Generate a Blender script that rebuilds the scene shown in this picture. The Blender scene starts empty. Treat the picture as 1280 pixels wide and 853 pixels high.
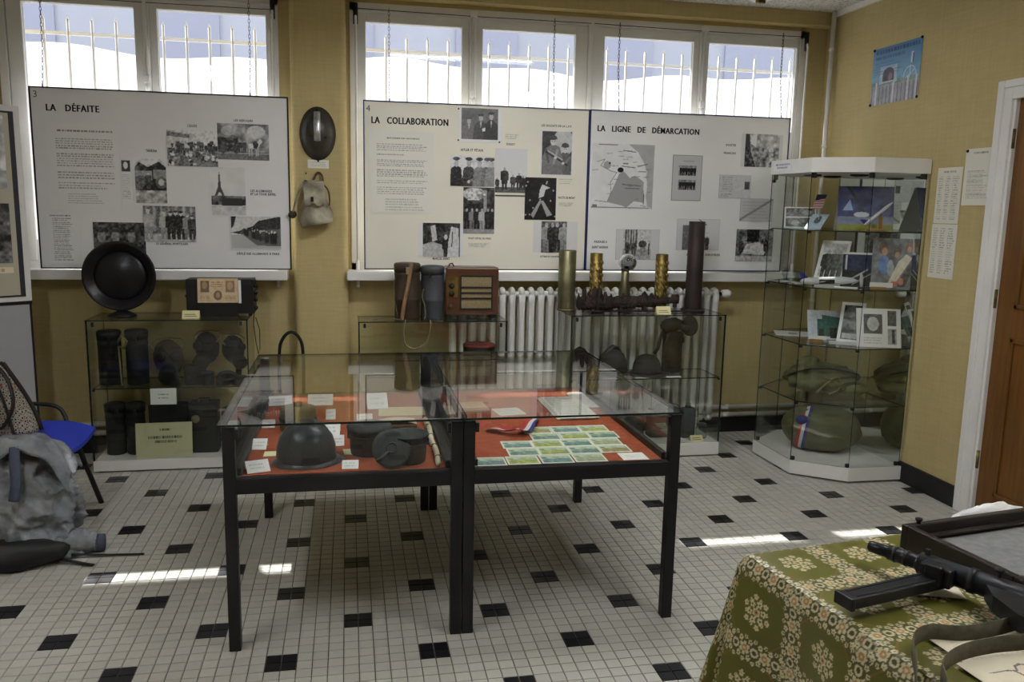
import bpy, bmesh, math, random
import numpy as np
from mathutils import Matrix, Vector
random.seed(4)
SC = bpy.context.scene
COL = SC.collection
PI = math.pi

# ------------------------------------------------------------------ camera
cam_d = bpy.data.cameras.new('camera')
cam_d.sensor_fit = 'HORIZONTAL'
cam_d.sensor_width = 36.0
cam_d.lens = 1043.07 / 1280 * 36.0
cam_d.clip_start = 0.05
cam = bpy.data.objects.new('camera', cam_d)
COL.objects.link(cam)
cam.matrix_world = Matrix(((0.98150, 0.01080, -0.19114, -0.0197),
                           (-0.19038, 0.16001, -0.96858, -2.8643),
                           (0.02012, 0.98706, 0.15911, 1.4855),
                           (0, 0, 0, 1)))
SC.camera = cam

# ------------------------------------------------------------------ world, sun, exposure
SUN_STRENGTH = 13.0
SKY_STRENGTH = 1.8
LAMP_STRENGTH = 98.0
world = bpy.data.worlds.new('sky')
SC.world = world
world.use_nodes = True
wn = world.node_tree.nodes
wn['Background'].inputs[0].default_value = (0.80, 0.88, 1.0, 1)
wn['Background'].inputs[1].default_value = SKY_STRENGTH
sun_d = bpy.data.lights.new('sun', 'SUN')
sun_d.energy = SUN_STRENGTH
sun_d.angle = math.radians(0.6)
sun_d.color = (1.0, 0.98, 0.97)
sun = bpy.data.objects.new('sun', sun_d)
COL.objects.link(sun)
sun.rotation_euler = Vector((0.286, -0.786, -1.0)).to_track_quat('-Z', 'Y').to_euler()
sun.location = (-2, 8, 9)
SC.cycles.transparent_max_bounces = 32
SC.view_settings.view_transform = 'Standard'
SC.view_settings.look = 'None'
SC.view_settings.gamma = 1.0
SC.view_settings.use_curve_mapping = False
SC.view_settings.exposure = 0.0

# ------------------------------------------------------------------ materials
MATS = {}
def mat(name, col, rough=0.6, metal=0.0, var=0.0, vscale=8.0, bump=0.0, bscale=40.0, spec=0.28, col2=None, emit=None, estr=0.0, coat=0.0, alpha=None, vec='Object'):
    if name in MATS:
        return MATS[name]
    m = bpy.data.materials.new(name)
    m.use_nodes = True
    nt = m.node_tree
    n = nt.nodes
    b = n['Principled BSDF']
    c4 = (*col, 1)
    b.inputs['Base Color'].default_value = c4
    b.inputs['Roughness'].default_value = rough
    b.inputs['Metallic'].default_value = metal
    b.inputs['Specular IOR Level'].default_value = spec
    if coat:
        b.inputs['Coat Weight'].default_value = coat
        b.inputs['Coat Roughness'].default_value = 0.08
    if var or col2 or bump:
        tc = n.new('ShaderNodeTexCoord')
    if var or col2:
        nz = n.new('ShaderNodeTexNoise')
        nz.inputs['Scale'].default_value = vscale
        nz.inputs['Detail'].default_value = 5
        nt.links.new(tc.outputs[vec], nz.inputs['Vector'])
        rp = n.new('ShaderNodeValToRGB')
        rp.color_ramp.elements[0].position = 0.32
        rp.color_ramp.elements[1].position = 0.68
        k = 1 - var
        rp.color_ramp.elements[0].color = (col[0] * k, col[1] * k, col[2] * k, 1)
        c2 = col2 if col2 else tuple(min(1, v * (1 + var)) for v in col)
        rp.color_ramp.elements[1].color = (*c2, 1)
        nt.links.new(nz.outputs['Fac'], rp.inputs['Fac'])
        nt.links.new(rp.outputs['Color'], b.inputs['Base Color'])
    if bump:
        nb = n.new('ShaderNodeTexNoise')
        nb.inputs['Scale'].default_value = bscale
        nb.inputs['Detail'].default_value = 4
        nt.links.new(tc.outputs[vec], nb.inputs['Vector'])
        bp = n.new('ShaderNodeBump')
        bp.inputs['Strength'].default_value = bump
        bp.inputs['Distance'].default_value = 0.01
        nt.links.new(nb.outputs['Fac'], bp.inputs['Height'])
        nt.links.new(bp.outputs['Normal'], b.inputs['Normal'])
    if emit:
        b.inputs['Emission Color'].default_value = (*emit, 1)
        b.inputs['Emission Strength'].default_value = estr
    MATS[name] = m
    return m

def glass_mat(name, tint):
    m = bpy.data.materials.new(name)
    m.use_nodes = True
    nt = m.node_tree
    n = nt.nodes
    for x in list(n):
        n.remove(x)
    out = n.new('ShaderNodeOutputMaterial')
    tr = n.new('ShaderNodeBsdfTransparent')
    tr.inputs[0].default_value = (*tint, 1)
    gl = n.new('ShaderNodeBsdfGlossy')
    gl.inputs['Roughness'].default_value = 0.0
    lw = n.new('ShaderNodeLayerWeight')
    p = n.new('ShaderNodeMath'); p.operation = 'POWER'; p.inputs[1].default_value = 5.0
    a = n.new('ShaderNodeMath'); a.operation = 'MULTIPLY_ADD'
    a.inputs[1].default_value = 0.96; a.inputs[2].default_value = 0.04
    mx = n.new('ShaderNodeMixShader')
    nt.links.new(lw.outputs['Facing'], p.inputs[0])
    nt.links.new(p.outputs[0], a.inputs[0])
    nt.links.new(a.outputs[0], mx.inputs[0])
    nt.links.new(tr.outputs[0], mx.inputs[1])
    nt.links.new(gl.outputs[0], mx.inputs[2])
    nt.links.new(mx.outputs[0], out.inputs[0])
    MATS[name] = m
    return m

glass_mat('glass', (0.975, 0.985, 0.972))
glass_mat('window_glass', (0.985, 0.99, 0.99))
glass_mat('bottle_glass', (0.80, 0.84, 0.84))
mat('glass_edge', (0.012, 0.022, 0.018), 0.15)

def attr_mat(name, rough=0.6, spec=0.4, bump=0.0):
    m = bpy.data.materials.new(name)
    m.use_nodes = True
    nt = m.node_tree
    b = nt.nodes['Principled BSDF']
    a = nt.nodes.new('ShaderNodeVertexColor')
    a.layer_name = 'Col'
    nt.links.new(a.outputs['Color'], b.inputs['Base Color'])
    b.inputs['Roughness'].default_value = rough
    b.inputs['Specular IOR Level'].default_value = spec
    MATS[name] = m
    return m
attr_mat('print_gloss', 0.35, 0.4)
attr_mat('print_matte', 0.75, 0.25)
attr_mat('cloth_print', 0.42, 0.45)

mat('white_paint', (0.78, 0.77, 0.74), 0.45, var=0.05, vscale=5)
mat('window_paint', (0.70, 0.69, 0.65), 0.45, var=0.06, vscale=4)
mat('black_metal', (0.012, 0.012, 0.013), 0.42, var=0.1)
mat('dark_steel', (0.03, 0.031, 0.034), 0.4, 0.6, var=0.2, vscale=20)
mat('gun_steel', (0.020, 0.021, 0.024), 0.38, 0.4, var=0.25, vscale=25, bump=0.05)
mat('ink', (0.01, 0.01, 0.01), 0.8)
mat('ink_grey', (0.10, 0.10, 0.10), 0.8)
mat('blue_trim', (0.012, 0.02, 0.09), 0.4)
mat('brass_bright', (0.50, 0.37, 0.12), 0.35, 0.9)
mat('brass', (0.15, 0.105, 0.030), 0.45, 0.8, var=0.35, vscale=18, bump=0.05)
mat('brass_green', (0.15, 0.14, 0.075), 0.42, 0.75, var=0.35, vscale=9, col2=(0.22, 0.20, 0.11))
mat('rust', (0.022, 0.018, 0.016), 0.85, 0.2, var=0.4, vscale=24, bump=0.6, bscale=50, col2=(0.055, 0.036, 0.028))
mat('rust_tube', (0.026, 0.018, 0.017), 0.55, 0.3, var=0.25, vscale=6, col2=(0.042, 0.027, 0.024))
mat('laminate_white', (0.80, 0.79, 0.75), 0.4, var=0.03)
mat('olive_can', (0.016, 0.017, 0.014), 0.6, 0.2, var=0.25, vscale=12)
mat('dark_can', (0.018, 0.019, 0.021), 0.6, 0.2, var=0.25, vscale=12)
mat('grey_can', (0.060, 0.064, 0.072), 0.55, 0.2, var=0.2, vscale=12)
mat('rubber', (0.012, 0.012, 0.012), 0.55)
mat('leather', (0.085, 0.045, 0.024), 0.55, var=0.3, vscale=20)
mat('webbing', (0.20, 0.17, 0.10), 0.8, var=0.2, vscale=60, bump=0.2)
mat('olive_web', (0.085, 0.075, 0.045), 0.75, var=0.2, vscale=60, bump=0.2)
mat('canvas', (0.26, 0.235, 0.165), 0.85, var=0.45, vscale=11, col2=(0.50, 0.46, 0.35), bump=0.35, bscale=120)
mat('yellow_paper', (0.78, 0.72, 0.40), 0.8, var=0.05)
mat('white_paper', (0.82, 0.82, 0.80), 0.8, var=0.03)
mat('cream_paper', (0.68, 0.61, 0.45), 0.8, var=0.08)
mat('red_felt', (0.34, 0.075, 0.032), 0.9, var=0.12, vscale=30, bump=0.1, bscale=200)

# ------------------------------------------------------------------ mesh builder
class MB:
    def __init__(s):
        s.v = []; s.f = []; s.m = []; s.sm = []
    def add(s, vs, fs, mi=0, smooth=False, M=None):
        o = len(s.v)
        if M is not None:
            vs = [tuple(M @ Vector(p)) for p in vs]
        s.v += [tuple(p) for p in vs]
        for f in fs:
            s.f.append(tuple(i + o for i in f)); s.m.append(mi); s.sm.append(smooth)
        return s
    def box(s, x0, x1, y0, y1, z0, z1, mi=0, M=None, side=None):
        vs = [(x0, y0, z0), (x1, y0, z0), (x1, y1, z0), (x0, y1, z0), (x0, y0, z1), (x1, y0, z1), (x1, y1, z1), (x0, y1, z1)]
        fs = [(0, 3, 2, 1), (4, 5, 6, 7), (0, 1, 5, 4), (1, 2, 6, 5), (2, 3, 7, 6), (3, 0, 4, 7)]
        if side is None:
            return s.add(vs, fs, mi, False, M)
        # side: axis of the pane's thin direction; other faces take the edge material
        big = {'z': (0, 1), 'y': (2, 4), 'x': (3, 5)}[side]
        for i, f in enumerate(fs):
            s.add(vs, [f], 0 if i in big else 1, False, M)
        return s
    def bbox(s, x0, x1, y0, y1, z0, z1, b=0.004, mi=0, M=None):
        # box with chamfered edges
        bm = bmesh.new()
        bmesh.ops.create_cube(bm, size=1)
        for v in bm.verts:
            v.co = Vector(((x0 + x1) / 2 + v.co.x * (x1 - x0), (y0 + y1) / 2 + v.co.y * (y1 - y0), (z0 + z1) / 2 + v.co.z * (z1 - z0)))
        bmesh.ops.bevel(bm, geom=bm.edges[:], offset=b, segments=2, profile=0.5, affect='EDGES')
        bm.verts.index_update()
        s.add([v.co[:] for v in bm.verts], [[q.index for q in f.verts] for f in bm.faces], mi, False, M)
        bm.free()
        return s
    def bar(s, a, b, w, h, mi=0, up=(0, 0, 1)):
        a = Vector(a); b = Vector(b); d = (b - a); L = d.length; d.normalize()
        u = Vector(up); r = d.cross(u)
        if r.length < 1e-4:
            r = Vector((1, 0, 0))
        r.normalize(); u = r.cross(d)
        M = Matrix.Translation(a) @ Matrix((r, d, u)).transposed().to_4x4()
        return s.box(-w / 2, w / 2, 0, L, -h / 2, h / 2, mi, M)
    def lathe(s, prof, n=24, mi=0, M=None, smooth=True, sx=1, sy=1):
        vs = []; fs = []
        k = len(prof)
        for i in range(n):
            a = 2 * PI * i / n
            for r, z in prof:
                vs.append((r * math.cos(a) * sx, r * math.sin(a) * sy, z))
        for i in range(n):
            j = (i + 1) % n
            for q in range(k - 1):
                fs.append((i * k + q, j * k + q, j * k + q + 1, i * k + q + 1))
        if prof[0][0] > 1e-5:
            fs.append(tuple(i * k for i in reversed(range(n))))
        if prof[-1][0] > 1e-5:
            fs.append(tuple(i * k + k - 1 for i in range(n)))
        return s.add(vs, fs, mi, smooth, M)
    def cyl(s, a, b, r0, r1=None, n=12, mi=0, smooth=True):
        r1 = r0 if r1 is None else r1
        a = Vector(a); b = Vector(b); d = b - a; L = d.length
        q = d.to_track_quat('Z', 'Y')
        M = Matrix.Translation(a) @ q.to_matrix().to_4x4()
        return s.lathe([(r0, 0), (r1, L)], n, mi, M, smooth)
    def tube(s, pts, r, n=8, mi=0, closed=False, flat=None):
        pts = [Vector(p) for p in pts]
        k = len(pts); vs = []; fs = []
        pu = None
        for i, p in enumerate(pts):
            if closed:
                d = pts[(i + 1) % k] - pts[i - 1]
            else:
                d = pts[min(i + 1, k - 1)] - pts[max(i - 1, 0)]
            d.normalize()
            if pu is None:
                pu = Vector((0, 0, 1)) if abs(d.z) < 0.9 else Vector((1, 0, 0))
            x = d.cross(pu); x.normalize(); u = x.cross(d); pu = u
            rr = r[i] if isinstance(r, (list, tuple)) else r
            fx, fy = flat if flat else (1, 1)
            for j in range(n):
                a = 2 * PI * j / n + (PI / n if n == 4 else 0)
                vs.append(p + x * math.cos(a) * rr * fx + u * math.sin(a) * rr * fy)
        for i in range(k if closed else k - 1):
            for j in range(n):
                i2 = (i + 1) % k
                fs.append((i * n + j, i * n + (j + 1) % n, i2 * n + (j + 1) % n, i2 * n + j))
        if not closed:
            fs.append(tuple(reversed(range(n))))
            fs.append(tuple((k - 1) * n + j for j in range(n)))
        return s.add(vs, fs, mi, n > 4)
    def prism(s, poly, z0, z1, mi=0, M=None):
        n = len(poly)
        vs = [(x, y, z0) for x, y in poly] + [(x, y, z1) for x, y in poly]
        fs = [tuple(reversed(range(n))), tuple(range(n, 2 * n))]
        for i in range(n):
            j = (i + 1) % n
            fs.append((i, j, n + j, n + i))
        return s.add(vs, fs, mi, False, M)
    def grid(s, P, mi=0, smooth=True, closed_u=False):
        # P[i][j] points
        a = len(P); b = len(P[0])
        vs = [p for row in P for p in row]
        fs = []
        for i in range(a if closed_u else a - 1):
            for j in range(b - 1):
                i2 = (i + 1) % a
                fs.append((i * b + j, i2 * b + j, i2 * b + j + 1, i * b + j + 1))
        return s.add(vs, fs, mi, smooth)
    def blob(s, cx, cy, cz, rx, ry, rz, n=20, k=12, noise=0.0, freq=6.0, seed=0, mi=0, M=None, flatz=None):
        rnd = np.random.RandomState(seed)
        ph = rnd.rand(6, 4) * 6.28
        P = []
        for i in range(n):
            row = []
            for j in range(k + 1):
                th = PI * j / k; a = 2 * PI * i / n
                d = Vector((math.sin(th) * math.cos(a), math.sin(th) * math.sin(a), math.cos(th)))
                w = 1.0
                if noise:
                    for q in range(5):
                        f = freq * (0.5 + 0.4 * q)
                        w += noise / (1 + 0.5 * q) * math.sin(d.x * f + ph[q, 0]) * math.sin(d.y * f + ph[q, 1] + d.z * f * 0.8 + ph[q, 2])
                p = Vector((cx + d.x * rx * w, cy + d.y * ry * w, cz + d.z * rz * w))
                if flatz is not None and p.z < flatz:
                    p.z = flatz
                row.append(p if M is None else M @ p)
            P.append(row)
        return s.grid(P, mi, True, True)
    def mesh(s, name, mats):
        me = bpy.data.meshes.new(name)
        me.from_pydata(s.v, [], s.f)
        if isinstance(mats, str):
            mats = [mats]
        for m in mats:
            me.materials.append(MATS[m])
        me.polygons.foreach_set('material_index', s.m)
        me.polygons.foreach_set('use_smooth', s.sm)
        me.update()
        return me
    def build(s, name, mats, parent=None, label=None, cat=None, group=None, kind=None, loc=None, rz=0.0):
        return link(name, s.mesh(name, mats), parent, label, cat, group, kind, loc, rz)

def sp(pts, n=6):
    # smooth curve through points
    p = [Vector(q) for q in pts]
    out = []
    for i in range(len(p) - 1):
        a, b, c, d = p[max(i - 1, 0)], p[i], p[i + 1], p[min(i + 2, len(p) - 1)]
        for k in range(n):
            t = k / n
            out.append(0.5 * ((2 * b) + (c - a) * t + (2 * a - 5 * b + 4 * c - d) * t * t + (3 * b - a - 3 * c + d) * t ** 3))
    out.append(p[-1])
    return out
def tag(o, label=None, cat=None, group=None, kind=None):
    if label: o['label'] = label
    if cat: o['category'] = cat
    if group: o['group'] = group
    if kind: o['kind'] = kind
    return o
def link(name, data, parent=None, label=None, cat=None, group=None, kind=None, loc=None, rz=0.0):
    o = bpy.data.objects.new(name, data)
    COL.objects.link(o)
    if parent is not None:
        o.parent = parent
    if loc is not None:
        o.location = loc
    if rz:
        o.rotation_euler.z = rz
    return tag(o, label, cat, group, kind)
def thing(name, label, cat, loc=(0, 0, 0), rz=0.0, group=None):
    return link(name, None, None, label, cat, group, None, loc, rz)
def struct(name, mb, mats, parent=None):
    return mb.build(name, mats, parent, kind='structure' if parent is None else None)
def dup(root, loc=None, rz=None, label=None, group=None):
    r = root.copy(); COL.objects.link(r)
    if loc is not None: r.location = loc
    if rz is not None: r.rotation_euler.z = rz
    tag(r, label, None, group)
    for ch in list(root.children):
        c = ch.copy(); COL.objects.link(c); c.parent = r
        for g in list(ch.children):
            d = g.copy(); COL.objects.link(d); d.parent = c
    return r

def lettering(name, body, size, parent, origin, ux, uy, material='ink', bold=0.0, center=False, space=1.0, width=None):
    cu = bpy.data.curves.new(name, 'FONT')
    cu.body = body
    cu.size = 1.0
    cu.offset = bold
    cu.space_character = space
    cu.resolution_u = 2
    t = bpy.data.objects.new(name, cu)
    COL.objects.link(t)
    bpy.context.view_layer.update()
    me = bpy.data.meshes.new_from_object(t.evaluated_get(bpy.context.evaluated_depsgraph_get()))
    bpy.data.objects.remove(t)
    bpy.data.curves.remove(cu)
    co = np.empty(len(me.vertices) * 3); me.vertices.foreach_get('co', co); co = co.reshape(-1, 3)
    x0, x1 = co[:, 0].min(), co[:, 0].max()
    k = size
    kx = size if width is None else width / (x1 - x0)
    xs = (co[:, 0] - ((x0 + x1) / 2 if center else x0)) * kx
    ys = co[:, 1] * k
    O = np.array(origin); U = np.array(ux); W = np.array(uy)
    me.vertices.foreach_set('co', (O + xs[:, None] * U + ys[:, None] * W).ravel())
    me.materials.clear(); me.materials.append(MATS[material])
    me.update()
    return link(name, me, parent)

def letters(name, body, size, parent, origin, ux, uy, material, bold, space, width):
    o = lettering('line', body, size, parent, origin, ux, uy, material, bold, False, space, width)
    bm = bmesh.new(); bm.from_mesh(o.data)
    bpy.data.objects.remove(o)
    seen = set(); isl = []
    U = Vector(ux)
    for f in bm.faces:
        if f in seen: continue
        st = [f]; seen.add(f); cur = []
        while st:
            g = st.pop(); cur.append(g)
            for e in g.edges:
                for h in e.link_faces:
                    if h not in seen:
                        seen.add(h); st.append(h)
        xs = [v.co.dot(U) for g in cur for v in g.verts]
        isl.append([min(xs), max(xs), cur])
    isl.sort(key=lambda q: q[0])
    grp = []
    for a, b, fs in isl:
        if grp and a < grp[-1][1] - (grp[-1][1] - grp[-1][0]) * .3:
            grp[-1][1] = max(b, grp[-1][1]); grp[-1][2] = grp[-1][2] + fs
        else:
            grp.append([a, b, list(fs)])
    for a, b, fs in grp:
        ids = {}; vs = []; ff = []
        for f in fs:
            r = []
            for v in f.verts:
                if v.index not in ids:
                    ids[v.index] = len(vs); vs.append(v.co[:])
                r.append(ids[v.index])
            ff.append(r)
        n = U.cross(Vector(uy))
        m_ = MB().add(vs, ff)
        for k in (1, 2):      # heavier strokes
            m_.add([Vector(v) + U * (.0016 * k) + n * (.0001 * k) for v in vs], ff)
        m_.build(name, material, parent)
    bm.free()

# ------------------------------------------------------------------ printed pictures (colour per grid point)
class Pic:
    def __init__(s, w, h, ppm=260, bg=0.6):
        s.w, s.h = w, h
        s.nx = max(3, int(w * ppm)); s.ny = max(3, int(h * ppm))
        s.asp = w / h
        s.U, s.V = np.meshgrid(np.linspace(0, s.asp, s.nx), np.linspace(0, 1, s.ny))
        s.a = np.empty((s.ny, s.nx, 3)); s.a[:] = bg
        s.r = np.random.RandomState(int(w * 9999 + h * 777) % 99991)
    def put(s, mask, c, k=1.0):
        c = np.array(c if isinstance(c, (tuple, list)) else (c, c, c), float)
        m = np.clip(mask, 0, 1)[..., None] * k
        s.a = s.a * (1 - m) + c * m
        return s
    def rect(s, x0, y0, x1, y1, c, k=1.0):
        return s.put(((s.U >= x0) & (s.U <= x1) & (s.V >= y0) & (s.V <= y1)).astype(float), c, k)
    def ell(s, x, y, rx, ry, c, k=1.0):
        return s.put((((s.U - x) / rx) ** 2 + ((s.V - y) / ry) ** 2 <= 1).astype(float), c, k)
    def poly(s, pts, c, k=1.0):
        ins = np.zeros(s.U.shape, bool)
        n = len(pts)
        for i in range(n):
            x0, y0 = pts[i]; x1, y1 = pts[(i + 1) % n]
            if y0 == y1: continue
            t = (s.V - y0) / (y1 - y0)
            ins ^= ((y0 > s.V) != (y1 > s.V)) & (s.U < x0 + t * (x1 - x0))
        return s.put(ins.astype(float), c, k)
    def line(s, x0, y0, x1, y1, w, c, k=1.0):
        dx, dy = x1 - x0, y1 - y0; L2 = dx * dx + dy * dy + 1e-9
        t = np.clip(((s.U - x0) * dx + (s.V - y0) * dy) / L2, 0, 1)
        d = np.hypot(s.U - x0 - t * dx, s.V - y0 - t * dy)
        return s.put((d < w / 2).astype(float), c, k)
    def field(s, n):
        g = s.r.rand(n + 2, int(n * s.asp) + 3)
        y = s.V * n; x = s.U * n
        i = y.astype(int); j = x.astype(int); fy = y - i; fx = x - j
        fy = fy * fy * (3 - 2 * fy); fx = fx * fx * (3 - 2 * fx)
        return (g[i, j] * (1 - fy) * (1 - fx) + g[i + 1, j] * fy * (1 - fx) + g[i, j + 1] * (1 - fy) * fx + g[i + 1, j + 1] * fy * fx)
    def noise(s, amt, n=12, region=None):
        f = (s.field(n) - 0.5) + 0.5 * (s.field(n * 2) - 0.5)
        if region is not None:
            f = f * region
        s.a = np.clip(s.a + (f * amt)[..., None], 0.003, 1)
        return s
    def person(s, x, yb, h, t, head=None, hat=None):
        w = h * 0.15
        s.poly([(x - w * .75, yb), (x - w * .15, yb), (x, yb + h * .45), (x + w * .2, yb), (x + w * .8, yb), (x + w * .9, yb + h * .5), (x - w * .9, yb + h * .5)], t * 0.8)
        s.poly([(x - w * 1.25, yb + h * .42), (x + w * 1.25, yb + h * .42), (x + w * 1.15, yb + h * .8), (x + w * .3, yb + h * .86), (x - w * .3, yb + h * .86), (x - w * 1.15, yb + h * .8)], t)
        s.ell(x, yb + h * .91, h * .055, h * .075, head if head else 0.5)
        if hat is not None:
            s.ell(x, yb + h * .965, h * .075, h * .035, hat)
        return s
    def text(s, x0, y0, x1, y1, n, c=0.12, k=0.7, ragged=0.1, seed=0, fill=0.45):
        r = np.random.RandomState(seed + 5)
        lh = (y1 - y0) / n
        for i in range(n):
            yt = y1 - (i + 0.5) * lh
            x = x0; xe = x1 - (r.rand() * ragged * (x1 - x0))
            while x < xe:
                w = (0.02 + 0.05 * r.rand()) * (x1 - x0)
                s.rect(x, yt - lh * fill / 2, min(x + w, xe), yt + lh * fill / 2, c, k * (0.6 + 0.4 * r.rand()))
                x += w + 0.015 * (x1 - x0)
        return s
    def border(s, b, c=0.72):
        m = ((s.U < b) | (s.U > s.asp - b) | (s.V < b) | (s.V > 1 - b)).astype(float)
        return s.put(m, c)

def print_mesh(name, pic, origin, ux, uy, thick, material):
    O = np.array(origin, float); U = np.array(ux, float); W = np.array(uy, float)
    N = np.cross(U, W)
    nx, ny = pic.nx, pic.ny
    gx, gy = np.meshgrid(np.linspace(0, pic.w, nx), np.linspace(0, pic.h, ny))
    P = (O + gx[..., None] * U + gy[..., None] * W + N * thick).reshape(-1, 3)
    idx = np.arange(nx * ny).reshape(ny, nx)
    q = np.stack([idx[:-1, :-1], idx[:-1, 1:], idx[1:, 1:], idx[1:, :-1]], -1).reshape(-1, 4)
    loop = list(idx[0, :]) + list(idx[1:, -1]) + list(idx[-1, -2::-1]) + list(idx[-2:0:-1, 0])
    back = P[loop] - N * thick
    base = nx * ny; L = len(loop)
    sk = [(loop[i], base + i, base + (i + 1) % L, loop[(i + 1) % L]) for i in range(L)]
    sk = [f[::-1] for f in sk]
    V = np.vstack([P, back])
    me = bpy.data.meshes.new(name)
    me.from_pydata(V.tolist(), [], q.tolist() + sk + [tuple(base + i for i in reversed(range(L)))])
    at = me.color_attributes.new('Col', 'FLOAT_COLOR', 'POINT')
    c = np.ones((len(V), 4)); c[:base, :3] = np.clip(pic.a ** 1.5 * 1.80, 0.002, 0.86).reshape(-1, 3); c[base:, :3] = 0.5
    at.data.foreach_set('color', c.astype(np.float32).ravel())
    me.materials.append(MATS[material])
    me.update()
    return me
def print_obj(name, pic, origin, ux, uy, thick=0.002, material='print_matte', parent=None, **kw):
    return link(name, print_mesh(name, pic, origin, ux, uy, thick, material), parent, **kw)

# ------------------------------------------------------------------ ceiling lamps (their light is their own)
XL, XR, YB, YF, ZC = -2.6, 3.03, 2.28, -4.6, 2.74
mat('lamp_tube', (0.9, 0.9, 0.9), 0.5, emit=(0.965, 0.985, 1.02), estr=LAMP_STRENGTH)
mat('lamp_body', (0.75, 0.75, 0.73), 0.5)
def ceiling_lamp(x, y, rz, label):
    t = thing('ceiling_lamp', label, 'lamp', (x, y, ZC), rz, 'fluorescent lamps on the ceiling')
    MB().box(-.62, .62, -.09, .09, -.045, 0).build('housing', 'lamp_body', t)
    for s in (-1, 1):
        MB().box(-.62, .62, s * .09 - .004, s * .09 + .004, -.092, 0).build('side_reflector', 'lamp_body', t)  # skirts below the tubes, added to keep lamp light off the beam
    for s in (-1, 1):
        MB().cyl((-.58, s * .045, -.063), (.58, s * .045, -.063), .014, n=10).build('tube', 'lamp_tube', t)
    for s in (-1, 1):
        MB().box(s * .60 - .015, s * .60 + .015, -.085, .085, -.085, -.045).build('end_cap', 'lamp_body', t)
ceiling_lamp(0.9, 0.50, 0.0, 'white fluorescent ceiling lamp above the two glass table cases')
ceiling_lamp(-1.25, -1.15, PI / 2, 'white fluorescent ceiling lamp over the left part of the room')
ceiling_lamp(1.9, -1.7, PI / 2, 'white fluorescent ceiling lamp above the cloth covered table')

# ------------------------------------------------------------------ floor of small tiles
def tile_mat(name, col, rough, var):
    m = mat(name, col, rough)
    nt = m.node_tree; n = nt.nodes; b = n['Principled BSDF']
    g = n.new('ShaderNodeNewGeometry')
    sc = n.new('ShaderNodeVectorMath'); sc.operation = 'SCALE'; sc.inputs['Scale'].default_value = 20.0
    fl = n.new('ShaderNodeVectorMath'); fl.operation = 'FLOOR'
    wnz = n.new('ShaderNodeTexWhiteNoise'); wnz.noise_dimensions = '2D'
    big = n.new('ShaderNodeTexNoise'); big.inputs['Scale'].default_value = 1.7; big.inputs['Detail'].default_value = 6
    ad = n.new('ShaderNodeMath'); ad.operation = 'ADD'
    rp = n.new('ShaderNodeMapRange')
    rp.inputs['From Min'].default_value = 0.2; rp.inputs['From Max'].default_value = 1.8
    rp.inputs['To Min'].default_value = 1 - var; rp.inputs['To Max'].default_value = 1 + var
    mul = n.new('ShaderNodeVectorMath'); mul.operation = 'SCALE'
    mul.inputs[0].default_value = col
    nt.links.new(g.outputs['Position'], sc.inputs[0]); nt.links.new(sc.outputs[0], fl.inputs[0])
    nt.links.new(fl.outputs[0], wnz.inputs['Vector']); nt.links.new(g.outputs['Position'], big.inputs['Vector'])
    nt.links.new(wnz.outputs['Value'], ad.inputs[0]); nt.links.new(big.outputs['Fac'], ad.inputs[1])
    nt.links.new(ad.outputs[0], rp.inputs['Value']); nt.links.new(rp.outputs[0], mul.inputs['Scale'])
    nt.links.new(mul.outputs[0], b.inputs['Base Color'])
    nb = n.new('ShaderNodeTexNoise'); nb.inputs['Scale'].default_value = 14
    bp = n.new('ShaderNodeBump'); bp.inputs['Strength'].default_value = 0.06; bp.inputs['Distance'].default_value = 0.01
    nt.links.new(g.outputs['Position'], nb.inputs['Vector']); nt.links.new(nb.outputs['Fac'], bp.inputs['Height'])
    nt.links.new(bp.outputs['Normal'], b.inputs['Normal'])
    return m
tile_mat('tile_white', (0.495, 0.48, 0.43), 0.32, 0.09)
tile_mat('tile_black', (0.012, 0.012, 0.014), 0.30, 0.3)
mat('grout', (0.12, 0.10, 0.075), 0.9, var=0.2, vscale=30)
mat('baseboard_black', (0.010, 0.010, 0.010), 0.4)
floor = struct('floor', MB().box(XL, XR, YF, YB + .05, -.12, -.0035), 'grout')
TS = 0.05
def tile_mesh(nm, material):
    a, c, z0 = .0012, .0024, -.0035
    mb = MB()
    vs = [(a, a, z0), (TS - a, a, z0), (TS - a, TS - a, z0), (a, TS - a, z0), (c, c, 0), (TS - c, c, 0), (TS - c, TS - c, 0), (c, TS - c, 0)]
    mb.add(vs, [(4, 5, 6, 7), (0, 1, 5, 4), (1, 2, 6, 5), (2, 3, 7, 6), (3, 0, 4, 7)])
    return mb.mesh(nm, material)
tm = [tile_mesh('floor_tile', 'tile_white'), tile_mesh('black_floor_tile', 'tile_black')]
def is_black(a, b):
    for u in ((a + 1) // 5, a // 5):
        if a in (5 * u - 1, 5 * u):
            for v in ((b + 1) // 5, b // 5):
                if b in (5 * v - 1, 5 * v) and (u + v) % 2 == 0:
                    return True
    return False
Minv = np.array(cam.matrix_world.inverted())
cells = [(a, b) for a in range(int(round(XL / TS)), int(math.ceil(XR / TS))) for b in range(int(round(YF / TS)), int(math.ceil(YB / TS)))]
cells = np.array(cells)
ctr = np.c_[(cells + .5) * TS, np.zeros(len(cells)), np.ones(len(cells))] @ Minv.T
px = 640 + 1043.07 * ctr[:, 0] / -ctr[:, 2]
py = 426.5 - 1043.07 * ctr[:, 1] / -ctr[:, 2]
vis = (ctr[:, 2] < 0) & (px > 3) & (py < 850) & (py > 400) & (px < 905 + np.clip(850 - py, 0, 150) * .2)
order = np.where(vis)[0]
order = order[np.argsort(-ctr[order, 2])][:300]
single = set(map(tuple, cells[order]))
rest_v, rest_f, rest_m = [], [], []
tv = np.array([v.co[:] for v in tm[0].vertices])
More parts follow.
